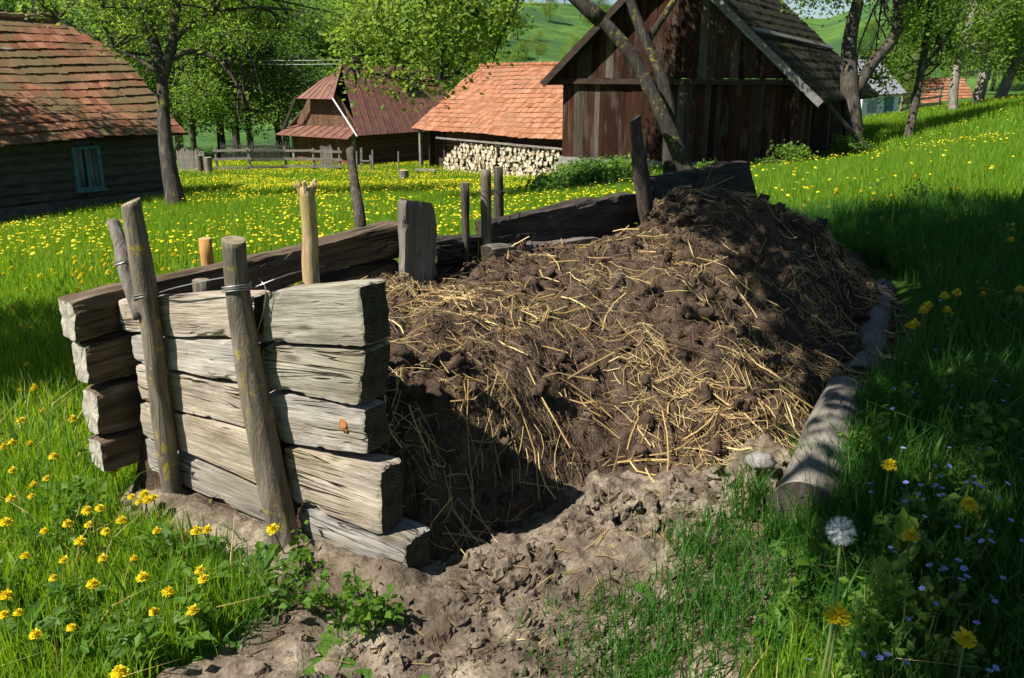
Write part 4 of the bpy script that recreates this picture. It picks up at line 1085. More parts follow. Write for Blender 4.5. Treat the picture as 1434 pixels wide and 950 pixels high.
def picket_fence(a, b_, n, h, label, gapw=.5, mat='fence_wood'):
    a = np.asarray(a, float); b_ = np.asarray(b_, float)
    root = tag(empty('picket_fence', a), label, 'fence'); d = hdir(a, b_); Lf = np.linalg.norm((b_ - a)[:2])
    for z in (.3, .8):
        p0 = a + np.array([0, 0, z * h]); p1 = b_ + np.array([0, 0, z * h]); V, F = bar(p0, p1, .04, .07); obj('rail', V, F, MAT['rail_wood'], root, p0, frame(p1 - p0))
    nrm = np.array([d[1], -d[0], 0]) * .035
    for k in range(n):
        t = (k + .5) / n; p = a + (b_ - a) * t + nrm; p[2] = float(tz(p[0], p[1]))
        wd = Lf / n * gapw; hh = h * rng.uniform(.9, 1.08); le = rng.normal(0, .02)
        V, F = bar(p + np.array([0, 0, .02]), p + np.array([d[0] * le, d[1] * le, hh]), wd, .022, nrm)
        obj('picket', V, F, MAT['fence_wood'], root, p)
    return root
picket_fence(gp(249, 224, 35.5), gp(288, 226, 35), 16, .95, 'close dark board fence beside the left house', .92)
picket_fence(gp(309, 214, 42), gp(405, 214, 43), 46, 1.0, 'thin picket fence in the shade before the forest', .4)
gt = picket_fence(gp(450, 234, 37), gp(468, 236, 36.7), 8, 1.15, 'small picket gate leaning at the red roofed house', .6); gt.name = 'picket_gate'; gt['category'] = 'gate'
def stump(p, r, h, label, name='stump', mat='post_grey', cat='stump'):
    V, F = tube([p + np.array([0, 0, -.1]), p + np.array([0, 0, h])], [r * 1.05, r], 14, .08, 1, 5)
    mid = [0] * len(F[0]) + [0] * 14 + [1] * 14
    return tag(obj(name, V, F, [MAT[mat], MAT['post_top_pale']], None, p, None, False, mid), label, cat)
stump(gp(566, 249, 31), .17, .42, 'chopping block standing in the grass near the firewood', 'chopping_block')
stump(gp(292, 228, 34), .13, .72, 'short pale stump post at the end of rail fence', 'stump', 'bark_pale')
stump(gp(281, 228, 34.2), .10, .78, 'dark stump post beside the board fence', 'stump', 'post_dark')
for px, py, D, h, lb in ((500, 241, 36, .9, 'thin stake by corner of red roofed house'), (522, 240, 35, 1.0, 'thin pale stake left of the chopping block'), (558, 240, 36, .9, 'thin stake near the tiled house door')):
    p = gp(px, py, D); V, F = tube([p, p + np.array([.03, 0, h])], [.035, .03], 6); tag(obj('stake', V, F, MAT['rail_wood'], None, p), lb, 'stake')
p = gp(583, 240, 34.5)
V, F = combine([bar(p + np.array([0, 0, .25]), p + np.array([.9, -.5, .27]), .3, .05), bar(p + np.array([.05, 0, 0]), p + np.array([.05, 0, .25]), .06, .06, (1, 0, 0)), bar(p + np.array([.8, -.45, 0]), p + np.array([.8, -.45, .25]), .06, .06, (1, 0, 0))])
tag(obj('bench', V, F, MAT['rail_wood'], None, p), 'low plank bench beside the firewood stack and door', 'bench')
p = gp(505, 242, 35.5)
parts = []
for dx_ in (0, .45):
    for dy_ in (0, .3): parts.append(bar(p + np.array([dx_, dy_, 0]), p + np.array([dx_ * .8 + .05, dy_, .75 + (.3 if dx_ == 0 else 0)]), .04, .04, (1, 0, 0)))
parts += [bar(p + np.array([0, .15, .5]), p + np.array([.45, .15, .5]), .34, .04)]
V, F = combine(parts); tag(obj('trestle', V, F, MAT['rail_wood'], None, p), 'grey wooden sawing trestle in front of red roofed house', 'trestle')
# two power cables running to the red roofed house
a1 = pt(482, 84, 43)
for dz, lb in ((0, 'upper pale power cable running to the red roofed house'), (-.16, 'lower pale power cable running to the red roofed house')):
    q0 = pt(-150, 10, 60); P = [q0 + (a1 - q0) * t + np.array([0, 0, dz * 1.2 - 1.1 * 4 * t * (1 - t)]) for t in np.linspace(0, 1, 14)]
    V, F = tube(P, .011, 5); tag(obj('power_cable', V, F, MAT['cable'], None, a1), lb, 'cable')

# ------------------------------------------------------------------ trees
def leaf_quads(C, per, spread, size, r, droop=0.0):
    n = len(C) * per
    P = np.repeat(C, per, 0) + r.normal(0, 1, (n, 3)) * np.asarray(spread)
    d = r.normal(0, 1, (n, 3)); d[:, 2] = d[:, 2] * .6 - droop; d /= np.linalg.norm(d, axis=1)[:, None]
    u = r.normal(0, 1, (n, 3)); u[:, 2] += 1.0; e = np.cross(d, u); e /= np.linalg.norm(e, axis=1)[:, None] + 1e-9
    nn = np.cross(e, d)
    L = size * r.uniform(.6, 1.25, n)[:, None]; W = L * .34
    V = np.stack([P, P + d * L * .45 + e * W + nn * L * .06, P + d * L - nn * L * .08, P + d * L * .45 - e * W + nn * L * .06], 1).reshape(-1, 3)
    return V, np.arange(n * 4).reshape(n, 4)
def blob_points(blobs, n, r, shell=.45):
    vol = np.array([b[1][0] * b[1][1] * b[1][2] for b in blobs]) ** .8; pick = r.choice(len(blobs), n, p=vol / vol.sum())
    d = r.normal(0, 1, (n, 3)); d /= np.linalg.norm(d, axis=1)[:, None]
    rad = (shell ** 3 + (1 - shell ** 3) * r.random(n)) ** (1 / 3)
    C = np.array([b[0] for b in blobs])[pick]; Rd = np.array([b[1] for b in blobs])[pick]
    return C + d * rad[:, None] * Rd, pick
def grow(name, label, trunk, limbs, blobs, ncl, per, spread, lsize, mats, seed, group=None, twig=.012, droop=.2, seg=10, cat='tree', kind=None):
    """trunk, limbs: lists of (points, radii); blobs: crown volumes; leaf clusters hang on twigs from the nearest limb"""
    r = np.random.default_rng(seed); base = np.asarray(trunk[0][0][0], float)
    root = tag(empty(name, base), label, cat, group, kind)
    tp = [tube(p, rd, seg, .10, .6, seed + k, True, 5) for k, (p, rd) in enumerate(trunk)]
    V, F = combine(tp); obj('trunk', V, F, MAT[mats[0]], root, base, smooth=True)
    lp = []; samples = [np.asarray(trunk[0][0][-1], float)]
    for k, (p, rd) in enumerate(limbs):
        lp.append(tube(p, rd, 7, .12, .5, seed + 30 + k, True, 5))
        p = np.asarray(p, float)
        for t in np.linspace(0, 1, 8)[1:]:
            i = min(int(t * (len(p) - 1)), len(p) - 2); f = t * (len(p) - 1) - i; samples.append(p[i] * (1 - f) + p[i + 1] * f)
    for p, rd in trunk[1:]: samples.append(np.asarray(p[-1], float))
    for c, rad in blobs:       # boughs into every crown volume
        c = np.asarray(c, float); rad = np.asarray(rad, float); S = np.array(samples); s0 = S[np.argmin(np.linalg.norm(S - c, axis=1))]
        L0 = np.linalg.norm(c - s0)
        for q in range(5):
            tip = c + r.normal(0, .45, 3) * rad
            m1 = s0 + (tip - s0) * .4 + r.normal(0, .07, 3) * L0 + np.array([0, 0, .06 * L0]); m2 = s0 + (tip - s0) * .72 + r.normal(0, .07, 3) * L0
            lp.append(tube([s0, m1, m2, tip], [twig * 3.2, twig * 2.4, twig * 1.7, twig], 5, 0, 1, q, False, 4)); samples += [m1, m2, tip]
    C, pick = blob_points(blobs, ncl, r)
    S = np.array(samples)
    for c in C:
        s0 = S[np.argmin(np.linalg.norm(S - c, axis=1))]
        if np.linalg.norm(c - s0) > .08:
            m1 = (c + s0) / 2 + r.normal(0, .05, 3); lp.append(tube([s0, m1, c], [twig * .9, twig * .7, twig * .35], 3, 0, 1, 0, False, 1))
    if lp:
        V, F = combine(lp); obj('branches', V, F, MAT[mats[0]], root, base, smooth=True)
    V, F = leaf_quads(C, per, spread, lsize, r, droop); obj('crown', V, F, MAT[mats[1]], root, base)
    return root
def PP(lst, D): return [pt(x, y, D if len(t) == 0 else t[0]) for x, y, *t in lst]
def foot(p, d=.5): p = np.asarray(p, float); return np.array([p[0], p[1], float(tz(p[0], p[1])) - .1])

# apple tree by the left house
tr = PP([(248, 287), (237, 235), (230, 180), (228, 130), (226, 95)], 17); tr = [foot(tr[0])] + tr[1:]
limbs = [(PP([(226, 98), (216, 60), (205, 20), (196, -40)], 17), [.12, .10, .08, .05]), (PP([(228, 105), (240, 70), (246, 20), (262, -50)], 17), [.12, .10, .08, .05]),
         (PP([(236, 85), (270, 72), (310, 88), (335, 125), (342, 150)], 17), [.06, .05, .04, .03, .015]), (PP([(220, 100), (185, 78), (150, 62), (110, 40), (40, 10)], 16.6), [.05, .045, .035, .025, .015]), (PP([(240, 60), (290, 20), (360, 10)], 17), [.06, .04, .02])]
bl = [(pt(200, 15, 17), (.9, 1.0, .5)), (pt(290, 10, 17), (.9, 1.0, .45)), (pt(160, 45, 16.6), (.55, .6, .28)), (pt(325, 70, 17), (.5, .6, .35)), (pt(190, 75, 16.8), (.5, .4, .25)), (pt(80, 5, 16.5), (.8, .6, .3)), (pt(230, -70, 17), (2.4, 2.2, .9)), (pt(330, -50, 17.5), (1.5, 1.5, .7)), (pt(390, 30, 17.5), (.6, .6, .4))]
grow('apple_tree', 'apple tree with slim dark curved trunk beside left log house', [(tr, [.19, .145, .125, .115, .11])], limbs, bl, 480, 17, .15, .10, ('bark_tree', 'leaf_fresh'), 11)

# the two trees before the barn; the leaning one carries the hanging boughs at the top middle
DA = 18.5
tr = PP([(966, 250), (955, 225), (922, 150), (886, 80), (842, 28), (800, -8), (770, -60)], DA); tr = [foot(tr[0])] + tr
limbs = [(PP([(842, 28), (770, -30), (700, -40), (620, -25), (560, 40)], 16.5), [.15, .10, .08, .05, .02]), (PP([(770, -60), (700, -120), (600, -110)], DA), [.14, .10, .05]), (PP([(720, -40), (722, 10), (700, 55), (690, 90)], 16), [.05, .035, .02, .01]), (PP([(800, -8), (830, -90), (900, -130)], DA), [.12, .08, .05])]
bl = [(pt(600, 20, 15.6), (1.35, 1.0, .8)), (pt(525, 60, 15.4), (.75, .6, .65)), (pt(590, 110, 15.3), (.5, .5, .3)), (pt(555, 100, 15.2), (.45, .45, .30)), (pt(500, 105, 15.2), (.30, .3, .28)), (pt(660, 25, 15.8), (.85, .8, .65)), (pt(700, 10, 16), (.55, .6, .4)), (pt(640, 85, 15.6), (.35, .4, .22)), (pt(595, 75, 15.4), (.55, .5, .35)),
      (pt(630, -150, 20), (1.9, 1.6, 1.3)), (pt(735, -150, 20.3), (1.9, 1.6, 1.3)), (pt(830, -160, 20.8), (1.9, 1.6, 1.3))]
grow('leaning_tree', 'leaning dark tree before the barn with bright boughs hanging over the roofs', [(tr, [.21, .18, .165, .155, .15, .14, .13, .10])], limbs, bl, 1450, 20, .19, .11, ('bark_lichen', 'leaf_fresh'), 12)
tr = PP([(940, 250), (938, 215), (938, 160), (925, 105), (905, 60), (884, 5), (868, -60)], 19.2); tr = [foot(tr[0])] + tr
bl = [(pt(870, -135, 20.5), (1.9, 1.6, 1.3)), (pt(930, -190, 21), (2.0, 1.6, 1.2)), (pt(960, -120, 21), (1.2, 1.2, .8))]
grow('old_fruit_tree', 'upright lichen covered tree crossing the leaning one before the barn', [(tr, [.19, .17, .16, .145, .135, .12, .10])], [(PP([(905, 60), (950, -10), (990, -90)], 19.5), [.09, .07, .04])], bl, 480, 20, .22, .13, ('bark_lichen', 'leaf_mid'), 13)

# trees on the right
tr = PP([(1196, 205), (1193, 160), (1189, 110), (1190, 55), (1203, -5), (1212, -60)], 26); tr = [foot(tr[0])] + tr
tr2 = PP([(1198, 130), (1222, 88), (1250, 55), (1258, 15), (1250, -40)], 26)
bl = [(pt(1150, -10, 25.5), (1.3, 1.2, .5)), (pt(1240, -40, 26), (2.2, 2.0, .9)), (pt(1180, -80, 26), (2.6, 2.4, 1.0)), (pt(1225, 90, 26.5), (.6, .7, .5)), (pt(1290, 20, 26), (.9, 1, .6)), (pt(1120, -25, 25), (1.0, .8, .35)), (pt(1240, 120, 27), (.5, .5, .4)), (pt(1300, 70, 27), (.5, .6, .5))]
grow('forked_tree', 'thick dark forked tree standing at the right corner of barn', [(tr, [.38, .31, .28, .26, .22, .18, .15]), (tr2, [.17, .17, .165, .14, .11])], [], bl, 420, 18, .2, .13, ('bark_tree', 'leaf_mid'), 14)
tr = PP([(1273, 188), (1280, 150), (1290, 100), (1298, 50), (1306, 0), (1316, -50)], 27); tr = [foot(tr[0])] + tr
tr2 = PP([(1291, 95), (1325, 55), (1345, 15), (1370, -30)], 27)
bl = [(pt(1300, 20, 27), (1.2, 1.2, .8)), (pt(1340, -20, 27), (1.6, 1.5, .8)), (pt(1270, -30, 27), (1.3, 1.3, .7)), (pt(1330, 75, 27.5), (.6, .6, .5)), (pt(1265, 100, 28), (.5, .5, .4))]
grow('slim_tree', 'slim dark slanting tree in the meadow right of the forked one', [(tr, [.16, .145, .13, .12, .11, .09, .07]), (tr2, [.07, .06, .05, .035])], [], bl, 300, 16, .2, .13, ('bark_tree', 'leaf_mid'), 15)
for i, (P_, rad, Dd, lb, blp) in enumerate((
    ([(1334, 165), (1336, 120), (1346, 70), (1362, 20), (1385, -40)], [.2, .17, .16, .14, .12, .1], 33, 'pale grey slender tree leaning right before the orange roof', [(1360, 30, 1.5, .9), (1320, 60, .9, .7), (1400, 10, 1.3, 1.0), (1385, 70, .8, .6)]),
    ([(1366, 152), (1380, 100), (1391, 60), (1399, 10), (1410, -40)], [.26, .23, .21, .18, .15, .12], 35, 'pale thick tree second from the right edge on the slope', [(1400, 50, 1.4, 1.1), (1380, 0, 1.6, 1.0), (1425, 20, 1.4, 1.1)]),
    ([(1396, 148), (1412, 110), (1430, 75), (1450, 20), (1460, -40)], [.26, .24, .22, .18, .14, .12], 36, 'pale leaning tree nearest the right edge on the slope', [(1434, 60, 1.4, 1.0), (1460, 10, 1.8, 1.2), (1410, 85, .9, .7), (1440, 100, .7, .4)]))):
    t_ = PP(P_, Dd); t_ = [foot(t_[0])] + t_
    grow('orchard_tree', lb, [(t_, rad)], [], [(pt(x, y, Dd), (a_, a_, h_)) for x, y, a_, h_ in blp] + [(pt(P_[-1][0], -60, Dd), (2.2, 2.2, 1.0))], 330, 18, .24, .16, ('bark_pale', 'leaf_fresh' if i else 'leaf_mid'), 16 + i)

# overhead tree beside the photographer: its shade lies on the right hand grass and the heap's right flank
grow('walnut_tree', 'spreading tree beside the photographer, its crown overhead shading the right hand grass', [([(.9, -2.2, tz(.9, -2.2) - .1), (.8, -2.1, 1.2), (.6, -1.7, 2.6), (.3, -1.1, 3.6)], [.24, .2, .17, .14])],
     [([(.3, -1.1, 3.6), (-.3, .6, 4.3), (-.5, 2.6, 4.7), (-.3, 4.8, 4.9)], [.12, .10, .07, .03]), ([(.4, -1.3, 3.4), (1.0, .8, 4.3), (1.3, 3, 4.8)], [.1, .07, .03])],
     [((-1.3, -.5, 4.6), (1.2, .9, .6)), ((-.75, .7, 4.6), (1.25, 1.3, .7)), ((-.55, 2.4, 4.9), (1.45, 1.4, .75)), ((-.3, 4.2, 5.0), (1.6, 1.6, .8)), ((.9, 1.5, 4.9), (1.3, 1.5, .7)), ((1.2, 3.6, 5.0), (1.4, 1.8, .7)), ((.1, 5.9, 5.1), (.5, .4, .3)), ((1.3, 5.5, 5.2), (.5, .5, .3)), ((.8, 6.5, 5.1), (.4, .35, .25))],
     1150, 30, .15, .13, ('bark_tree', 'leaf_mid'), 21, droop=.1)
grow('plum_tree', 'small plum tree left of the compost bay, just outside the picture', [([(-5.9, 3.7, tz(-5.9, 3.7) - .1), (-5.85, 3.8, .8), (-5.7, 4.0, 1.9)], [.09, .08, .06])], [], [((-5.3, 4.2, 2.7), (1.0, 1.0, .5)), ((-6.2, 3.6, 2.9), (.8, .8, .6)), ((-5.9, 5.2, 2.8), (.9, .9, .5)), ((-4.7, 4.35, 2.65), (.8, .7, .4))], 430, 20, .15, .1, ('bark_tree', 'leaf_mid'), 22)

grow('pear_tree', 'pear tree left of the log house, just outside the picture, shading its roof', [([(-13.6, 16.8, tz(-13.6, 16.8) - .1), (-13.5, 16.9, 1.5), (-13.2, 17.2, 3.4)], [.2, .17, .13])], [], [((-12.9, 17.6, 5.0), (1.5, 1.4, .9)), ((-12.2, 18.8, 5.4), (1.0, .9, .7)), ((-13.9, 16.4, 5.2), (1.4, 1.3, .9))], 230, 20, .2, .12, ('bark_tree', 'leaf_mid'), 23)

# forest trees: a few kinds, copied
def wild_tree(name, seed, h, mats, ncl, per, lsize, cr=(.42, .42, .38)):
    r = np.random.default_rng(seed)
    blobs = []
    for k in range(9):
        t = k / 8; a = r.uniform(0, 6.28); rad = h * .16 * math.sin(math.pi * (.18 + .72 * t)) * 1.3
        blobs.append((np.array([math.cos(a) * rad, math.sin(a) * rad, h * (.28 + .62 * t)]), h * np.array([.19, .19, .13]) * (1.15 - .45 * t) * r.uniform(.8, 1.2)))
    return grow(name, None, [([(0, 0, -.6), (.05 * h * .3, 0, h * .3), (.02 * h, .01 * h, h * .62)], [h * .024, h * .018, h * .010])], [], blobs, ncl, per, h * .045, lsize, mats, seed, twig=h * .0022, droop=.15, seg=7)
kinds = [(wild_tree('forest_tree', 101, 10, ('bark_tree', 'leaf_dark'), 260, 32, .22), 'dark green'), (wild_tree('forest_tree', 102, 10, ('bark_tree', 'leaf_mid'), 260, 32, .21), 'mid green'), (wild_tree('forest_tree', 103, 10, ('bark_pale', 'leaf_fresh'), 210, 30, .21), 'bright yellow green'), (wild_tree('forest_tree', 104, 10, ('bark_pale', 'leaf_blossom'), 150, 20, .22), 'pale blossoming')]
firstuse = [True] * 4
def plant(k, x, y, z, s, a, label, group, sz=1.0):
    global firstuse
    o = kinds[k][0] if firstuse[k] else copy_tree(kinds[k][0]); firstuse[k] = False
    o.matrix_basis = Matrix.Translation((x, y, z)) @ Matrix.Rotation(a, 4, 'Z') @ Matrix.Diagonal((s, s, s * sz, 1))
    return tag(o, label, 'tree', group)
def gz2(x, y):
    return max(float(tz(x, y)), hz(x, y)) if math.hypot(x, y) > 66 else float(tz(x, y))
FOR = [(60, 46, 0, 1.0), (150, 48, 1, 1.0), (225, 47, 0, .95), (270, 45, 1, .8), (310, 49, 0, 1.05), (352, 46, 1, .85), (392, 50, 0, .95), (330, 58, 1, 1.3), (430, 55, 0, 1.0), (250, 60, 2, 1.3), (470, 60, 1, 1.1), (400, 66, 2, 1.3), (520, 57, 1, .95), (560, 64, 2, 1.05), (610, 62, 1, .9), (500, 74, 2, 1.4), (655, 68, 2, .8), (700, 72, 1, .65), (600, 80, 2, 1.2), (180, 62, 1, 1.4), (90, 60, 0, 1.4), (0, 52, 1, 1.2), (-60, 50, 0, 1.2), (450, 85, 1, 1.5), (680, 95, 2, .9), (735, 100, 1, .55)]
LAB = {0: 'dark green broadleaf tree in the shaded forest edge behind the meadow', 1: 'mid green broadleaf tree in the forest behind the houses', 2: 'bright yellow green tree in the forest behind the houses'}
for i, (px, D, k, s) in enumerate(FOR):
    p = pt(px, 200, D); x, y = p[0], p[1]; plant(k, x, y, gz2(x, y) - .1, s * rng.uniform(.92, 1.08), rng.uniform(0, 6.28), LAB[k], 'trees of the forest behind the houses', rng.uniform(.9, 1.1))
HIL = [(778, 88, 3, .48), (752, 118, 2, .45), (800, 110, 2, .55), (725, 135, 1, .6), (770, 160, 2, .55), (705, 150, 2, .7), (812, 170, 1, .7), (745, 190, 1, .6), (790, 195, 2, .6), (835, 150, 1, .8), (690, 120, 1, .7), (765, 205, 1, .7), (722, 205, 2, .7), (805, 210, 0, .7), (660, 130, 2, .9), (850, 120, 2, .8)]
HL = {0: 'small dark tree far up on the sunny hillside meadow', 1: 'small mid green tree on the sunny hillside meadow', 2: 'small bright tree on the sunny hillside meadow', 3: 'pale blossoming tree below the sunny hillside meadow'}
for (px, D, k, s) in HIL:
    p = pt(px, 60, D); x, y = p[0], p[1]; plant(k, x, y, gz2(x, y) - .2, s, rng.uniform(0, 6.28), HL[k], 'trees on the hillside')
RGT = [(1240, 72, 1, .8), (1300, 88, 1, .9), (1350, 84, 2, .75), (1410, 80, 1, .85), (1268, 110, 0, 1.0), (1330, 120, 2, .9), (1390, 105, 0, 1.0), (1450, 90, 2, .9), (1500, 75, 1, 1.0), (1275, 66, 2, .45), (1440, 62, 1, .7), (1215, 130, 1, .9)]
RL = {0: 'dark tree far behind the orange roof on the right', 1: 'mid green tree behind the white shed and the orange roof', 2: 'bright green tree behind the orange roof on the right'}
for (px, D, k, s) in RGT:
    p = pt(px, 120, D); x, y = p[0], p[1]; plant(k, x, y, gz2(x, y) - .3, s, rng.uniform(0, 6.28), RL[k], 'trees beyond the right hand slope')

# bushes and nettles at the barn foot
def bush(name, x, y, r_, h, mat, label, group, seed, lsize=.09, n=40, per=26):
    r = np.random.default_rng(seed); z = float(tz(x, y))
    C = np.stack([r.normal(0, .45, n) * r_, r.normal(0, .45, n) * r_, r.random(n) ** .8 * h], -1) + np.array([x, y, z])
    V, F = leaf_quads(C, per, .09, lsize, r, .1)
    st = [tube([(x + (c[0] - x) * .3, y + (c[1] - y) * .3, z - .02), (c[0], c[1], c[2])], [.008, .004], 3, 0, 1, 0, False) for c in C[::2]]
    root = tag(empty(name, (x, y, z)), label, 'bush', group)
    obj('foliage', V, F, MAT[mat], root, (x, y, z)); V, F = combine(st); obj('stems', V, F, MAT['stem'], root, (x, y, z))
for i, (px, py, D, r_, h) in enumerate([(805, 262, 22, .6, .6), (825, 256, 22, .6, .75), (845, 258, 21, .6, .8), (868, 254, 21, .6, .75), (790, 270, 20, .5, .45), (850, 268, 18, .5, .5), (880, 262, 19, .5, .7), (820, 272, 18, .5, .4), (760, 290, 17, .4, .35), (990, 248, 22, .35, .3)]):
    p = pt(px, py, D); bush('nettle_clump', p[0], p[1], r_ * .85, h * .62, 'leaf_dark' if i % 3 else 'leaf_mid', 'lush dark green nettles growing at the foot of barn wall', 'nettles at the barn foot', 500 + i, .1, 60)
for i, (px, py, D, r_, h, lb) in enumerate([(1112, 238, 22.5, .5, .6, 'small leafy bush at the right front corner of barn'), (1190, 205, 25, .5, .6, 'leafy bush at the foot of the forked tree'), (1075, 242, 23, .3, .28, 'low leafy bush below the barn front wall, right part')]):
    p = pt(px, py, D); bush('bush', p[0], p[1], r_, h, 'leaf_mid', lb, None, 520 + i, .1, 50)

# ------------------------------------------------------------------ grass
def blades(x, y, h, wd, seed, near=True, lean=.35, z=None):
    r = np.random.default_rng(seed); n = len(x)
    z = tz(x, y) if z is None else z
    a = r.uniform(0, 6.28, n); d = np.stack([np.cos(a), np.sin(a)], -1)
    f = r.uniform(0, 6.28, n); s = np.stack([np.cos(f), np.sin(f)], -1) * (wd / 2)[:, None]
    ln = np.abs(r.normal(0, lean, n)) * h
    def lv(t, wf, k): # k bend
        c = np.stack([x + d[:, 0] * ln * k, y + d[:, 1] * ln * k, z - .01 + h * t], -1)
        return c, np.concatenate([s * wf, np.zeros((n, 1))], 1)
    c0, w0 = lv(0, 1, 0)
    if near:
        c1, w1 = lv(.5, .85, .3); c2, _ = lv(.93, 0, 1.05)
        V = np.stack([c0 - w0, c0 + w0, c1 - w1, c1 + w1, c2], 1).reshape(-1, 3); b0 = np.arange(n)[:, None] * 5
        F = [b0 + np.array([[0, 1, 3, 2]]), b0 + np.array([[2, 3, 4]])]
    else:
        c2, _ = lv(1, 0, 1)
        V = np.stack([c0 - w0, c0 + w0, c2], 1).reshape(-1, 3); F = [np.arange(n)[:, None] * 3 + np.array([[0, 1, 2]])]
    return V, F
def wedge(n, r0, r1, seed, half=38):
    r = np.random.default_rng(seed); a = np.radians(r.uniform(-half, half, n)); d = np.sqrt(r0 * r0 + (r1 * r1 - r0 * r0) * r.random(n))
    return d * np.sin(a), d * np.cos(a), r
def bay_mask(x, y):
    bare = (sdpoly(x, y, soil_poly) + n2(x, y, 4, 3, 41) * .26 > .0) | (sdpoly(x, y, heap_poly) > -.05)
    return ~bare
def barnmask(x, y):
    q = (np.stack([x, y, 0 * x], -1) - BN.o) @ BN.R
    return ~((q[:, 0] > -.1) & (q[:, 0] < WBn + .1) & (q[:, 1] > -.1) & (q[:, 1] < LB))
def dens(x, y, sc_, seed, lo=.35):
    return np.clip(lo + (1 - lo) * (n2(x, y, sc_, 3, seed) * 1.6 + .6), 0, 1)
gparts = []; lush = []
x, y, r = wedge(110000, 1.4, 4.2, 1, 46); ok = bay_mask(x, y) & (r.random(len(x)) < dens(x, y, 2.2, 51, .45)); x, y = x[ok], y[ok]
right = x > .9; h = np.where(right, .10 + .20 * r.random(len(x)) ** 1.5, .05 + .15 * r.random(len(x)) ** 1.6) * (1 + .5 * n2(x, y, 1.7, 2, 52)); wd = r.uniform(.003, .007, len(x)) * np.where(right, 1.25, 1)
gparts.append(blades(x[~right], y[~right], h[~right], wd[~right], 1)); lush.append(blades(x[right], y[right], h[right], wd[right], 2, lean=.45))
x, y, r = wedge(150000, 4.2, 9, 2, 42); ok = bay_mask(x, y) & (r.random(len(x)) < dens(x, y, 1.4, 53, .5)); x, y = x[ok], y[ok]
right = x > 1.6; h = np.where(right, .12 + .22 * r.random(len(x)), .06 + .13 * r.random(len(x))) * (1 + .4 * n2(x, y, 1.1, 2, 54)); wd = r.uniform(.006, .011, len(x))
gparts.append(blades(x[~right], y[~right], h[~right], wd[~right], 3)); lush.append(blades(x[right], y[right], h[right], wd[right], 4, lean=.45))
x, y, r = wedge(170000, 9, 19, 3, 36); ok = barnmask(x, y); x, y = x[ok], y[ok]; h = .08 + .14 * r.random(len(x)); wd = r.uniform(.012, .022, len(x)); gparts.append(blades(x, y, h, wd, 5, False))
x, y, r = wedge(150000, 19, 46, 4, 34); ok = barnmask(x, y); x, y = x[ok], y[ok]; h = .10 + .16 * r.random(len(x)); wd = r.uniform(.025, .05, len(x)); gparts.append(blades(x, y, h, wd, 6, False))
V, F = combine(gparts); tag(obj('meadow_grass', V, F, MAT['grass']), 'short bright meadow grass', 'grass', None, 'stuff')
# taller seeding grass and tufts by the thick log and in the bare soil
tuft = []
def tuft_at(px, py, n, spread, hh, seed, wd=.005):
    n = int(n * .8); p = atz(px, py, .03); r = np.random.default_rng(seed); x = p[0] + r.normal(0, spread, n); y = p[1] + r.normal(0, spread, n)
    tuft.append(blades(x, y, hh * r.uniform(.35, 1.1, n), np.full(n, wd) * r.uniform(.7, 1.3, n), seed, True, .5))
for i, t in enumerate([(1055, 725, 150, .05, .24), (1040, 700, 90, .04, .2), (1010, 800, 130, .07, .16), (975, 830, 130, .08, .13), (1070, 790, 160, .07, .18), (1000, 890, 260, .12, .14), (1060, 920, 300, .12, .16), (1110, 850, 220, .1, .18), (800, 880, 150, .10, .08), (850, 915, 160, .10, .09), (780, 920, 120, .08, .08), (760, 860, 60, .07, .07), (930, 935, 200, .12, .12), (880, 950, 160, .1, .1), (340, 800, 160, .07, .16), (300, 790, 150, .08, .18), (420, 815, 60, .05, .15), (500, 870, 40, .05, .13), (690, 945, 60, .08, .06), (1150, 760, 200, .08, .2), (960, 770, 150, .06, .16), (1005, 745, 90, .05, .15), (940, 850, 200, .09, .14), (900, 900, 200, .1, .12), (820, 850, 120, .08, .09), (870, 850, 90, .07, .1), (1040, 850, 220, .1, .17), (990, 780, 160, .07, .18), (1105, 752, 160, .06, .15), (1140, 745, 120, .05, .18), (330, 865, 120, .06, .12), (350, 835, 90, .05, .14)]):
    tuft_at(*t, 700 + i)
x, y, r = wedge(2600, 1.6, 8, 9, 40); ok = bay_mask(x, y) & (x > 1.2); x, y = x[ok], y[ok]; n = len(x); tuft.append(blades(x, y, .25 + .25 * r.random(n), r.uniform(.008, .015, n), 10, True, .5))
x, y, r = wedge(1200, 1.6, 5, 19, 44); ok = bay_mask(x, y) & (x < -.7); x, y = x[ok], y[ok]; n = len(x); tuft.append(blades(x, y, .14 + .18 * r.random(n), r.uniform(.006, .010, n), 20, True, .5))
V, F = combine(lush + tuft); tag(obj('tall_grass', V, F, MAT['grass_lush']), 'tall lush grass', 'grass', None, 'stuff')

x, y, r = wedge(9000, 1.4, 7, 29, 46); ok = bay_mask(x, y) & (r.random(len(x)) < dens(x, y, 2.5, 57, .0)); x, y = x[ok], y[ok]; n = len(x)
V, F = blades(x, y, .08 + .2 * r.random(n), r.uniform(.002, .0045, n), 30, True, .9); tag(obj('dry_grass', V, F, MAT['straw']), 'dry pale grass stalks among the green', 'dry grass', None, 'stuff')
def ground_D(px, py, hgt):
    D = 3.0
    for _ in range(12):
        p = pt(px, py, D); zt = float(tz(p[0], p[1])) + hgt; r_ = ray(px, py); D = min(max(1.2, D * .5 + .5 * (zt - EYE[2]) / r_[2]), 14)
    return D
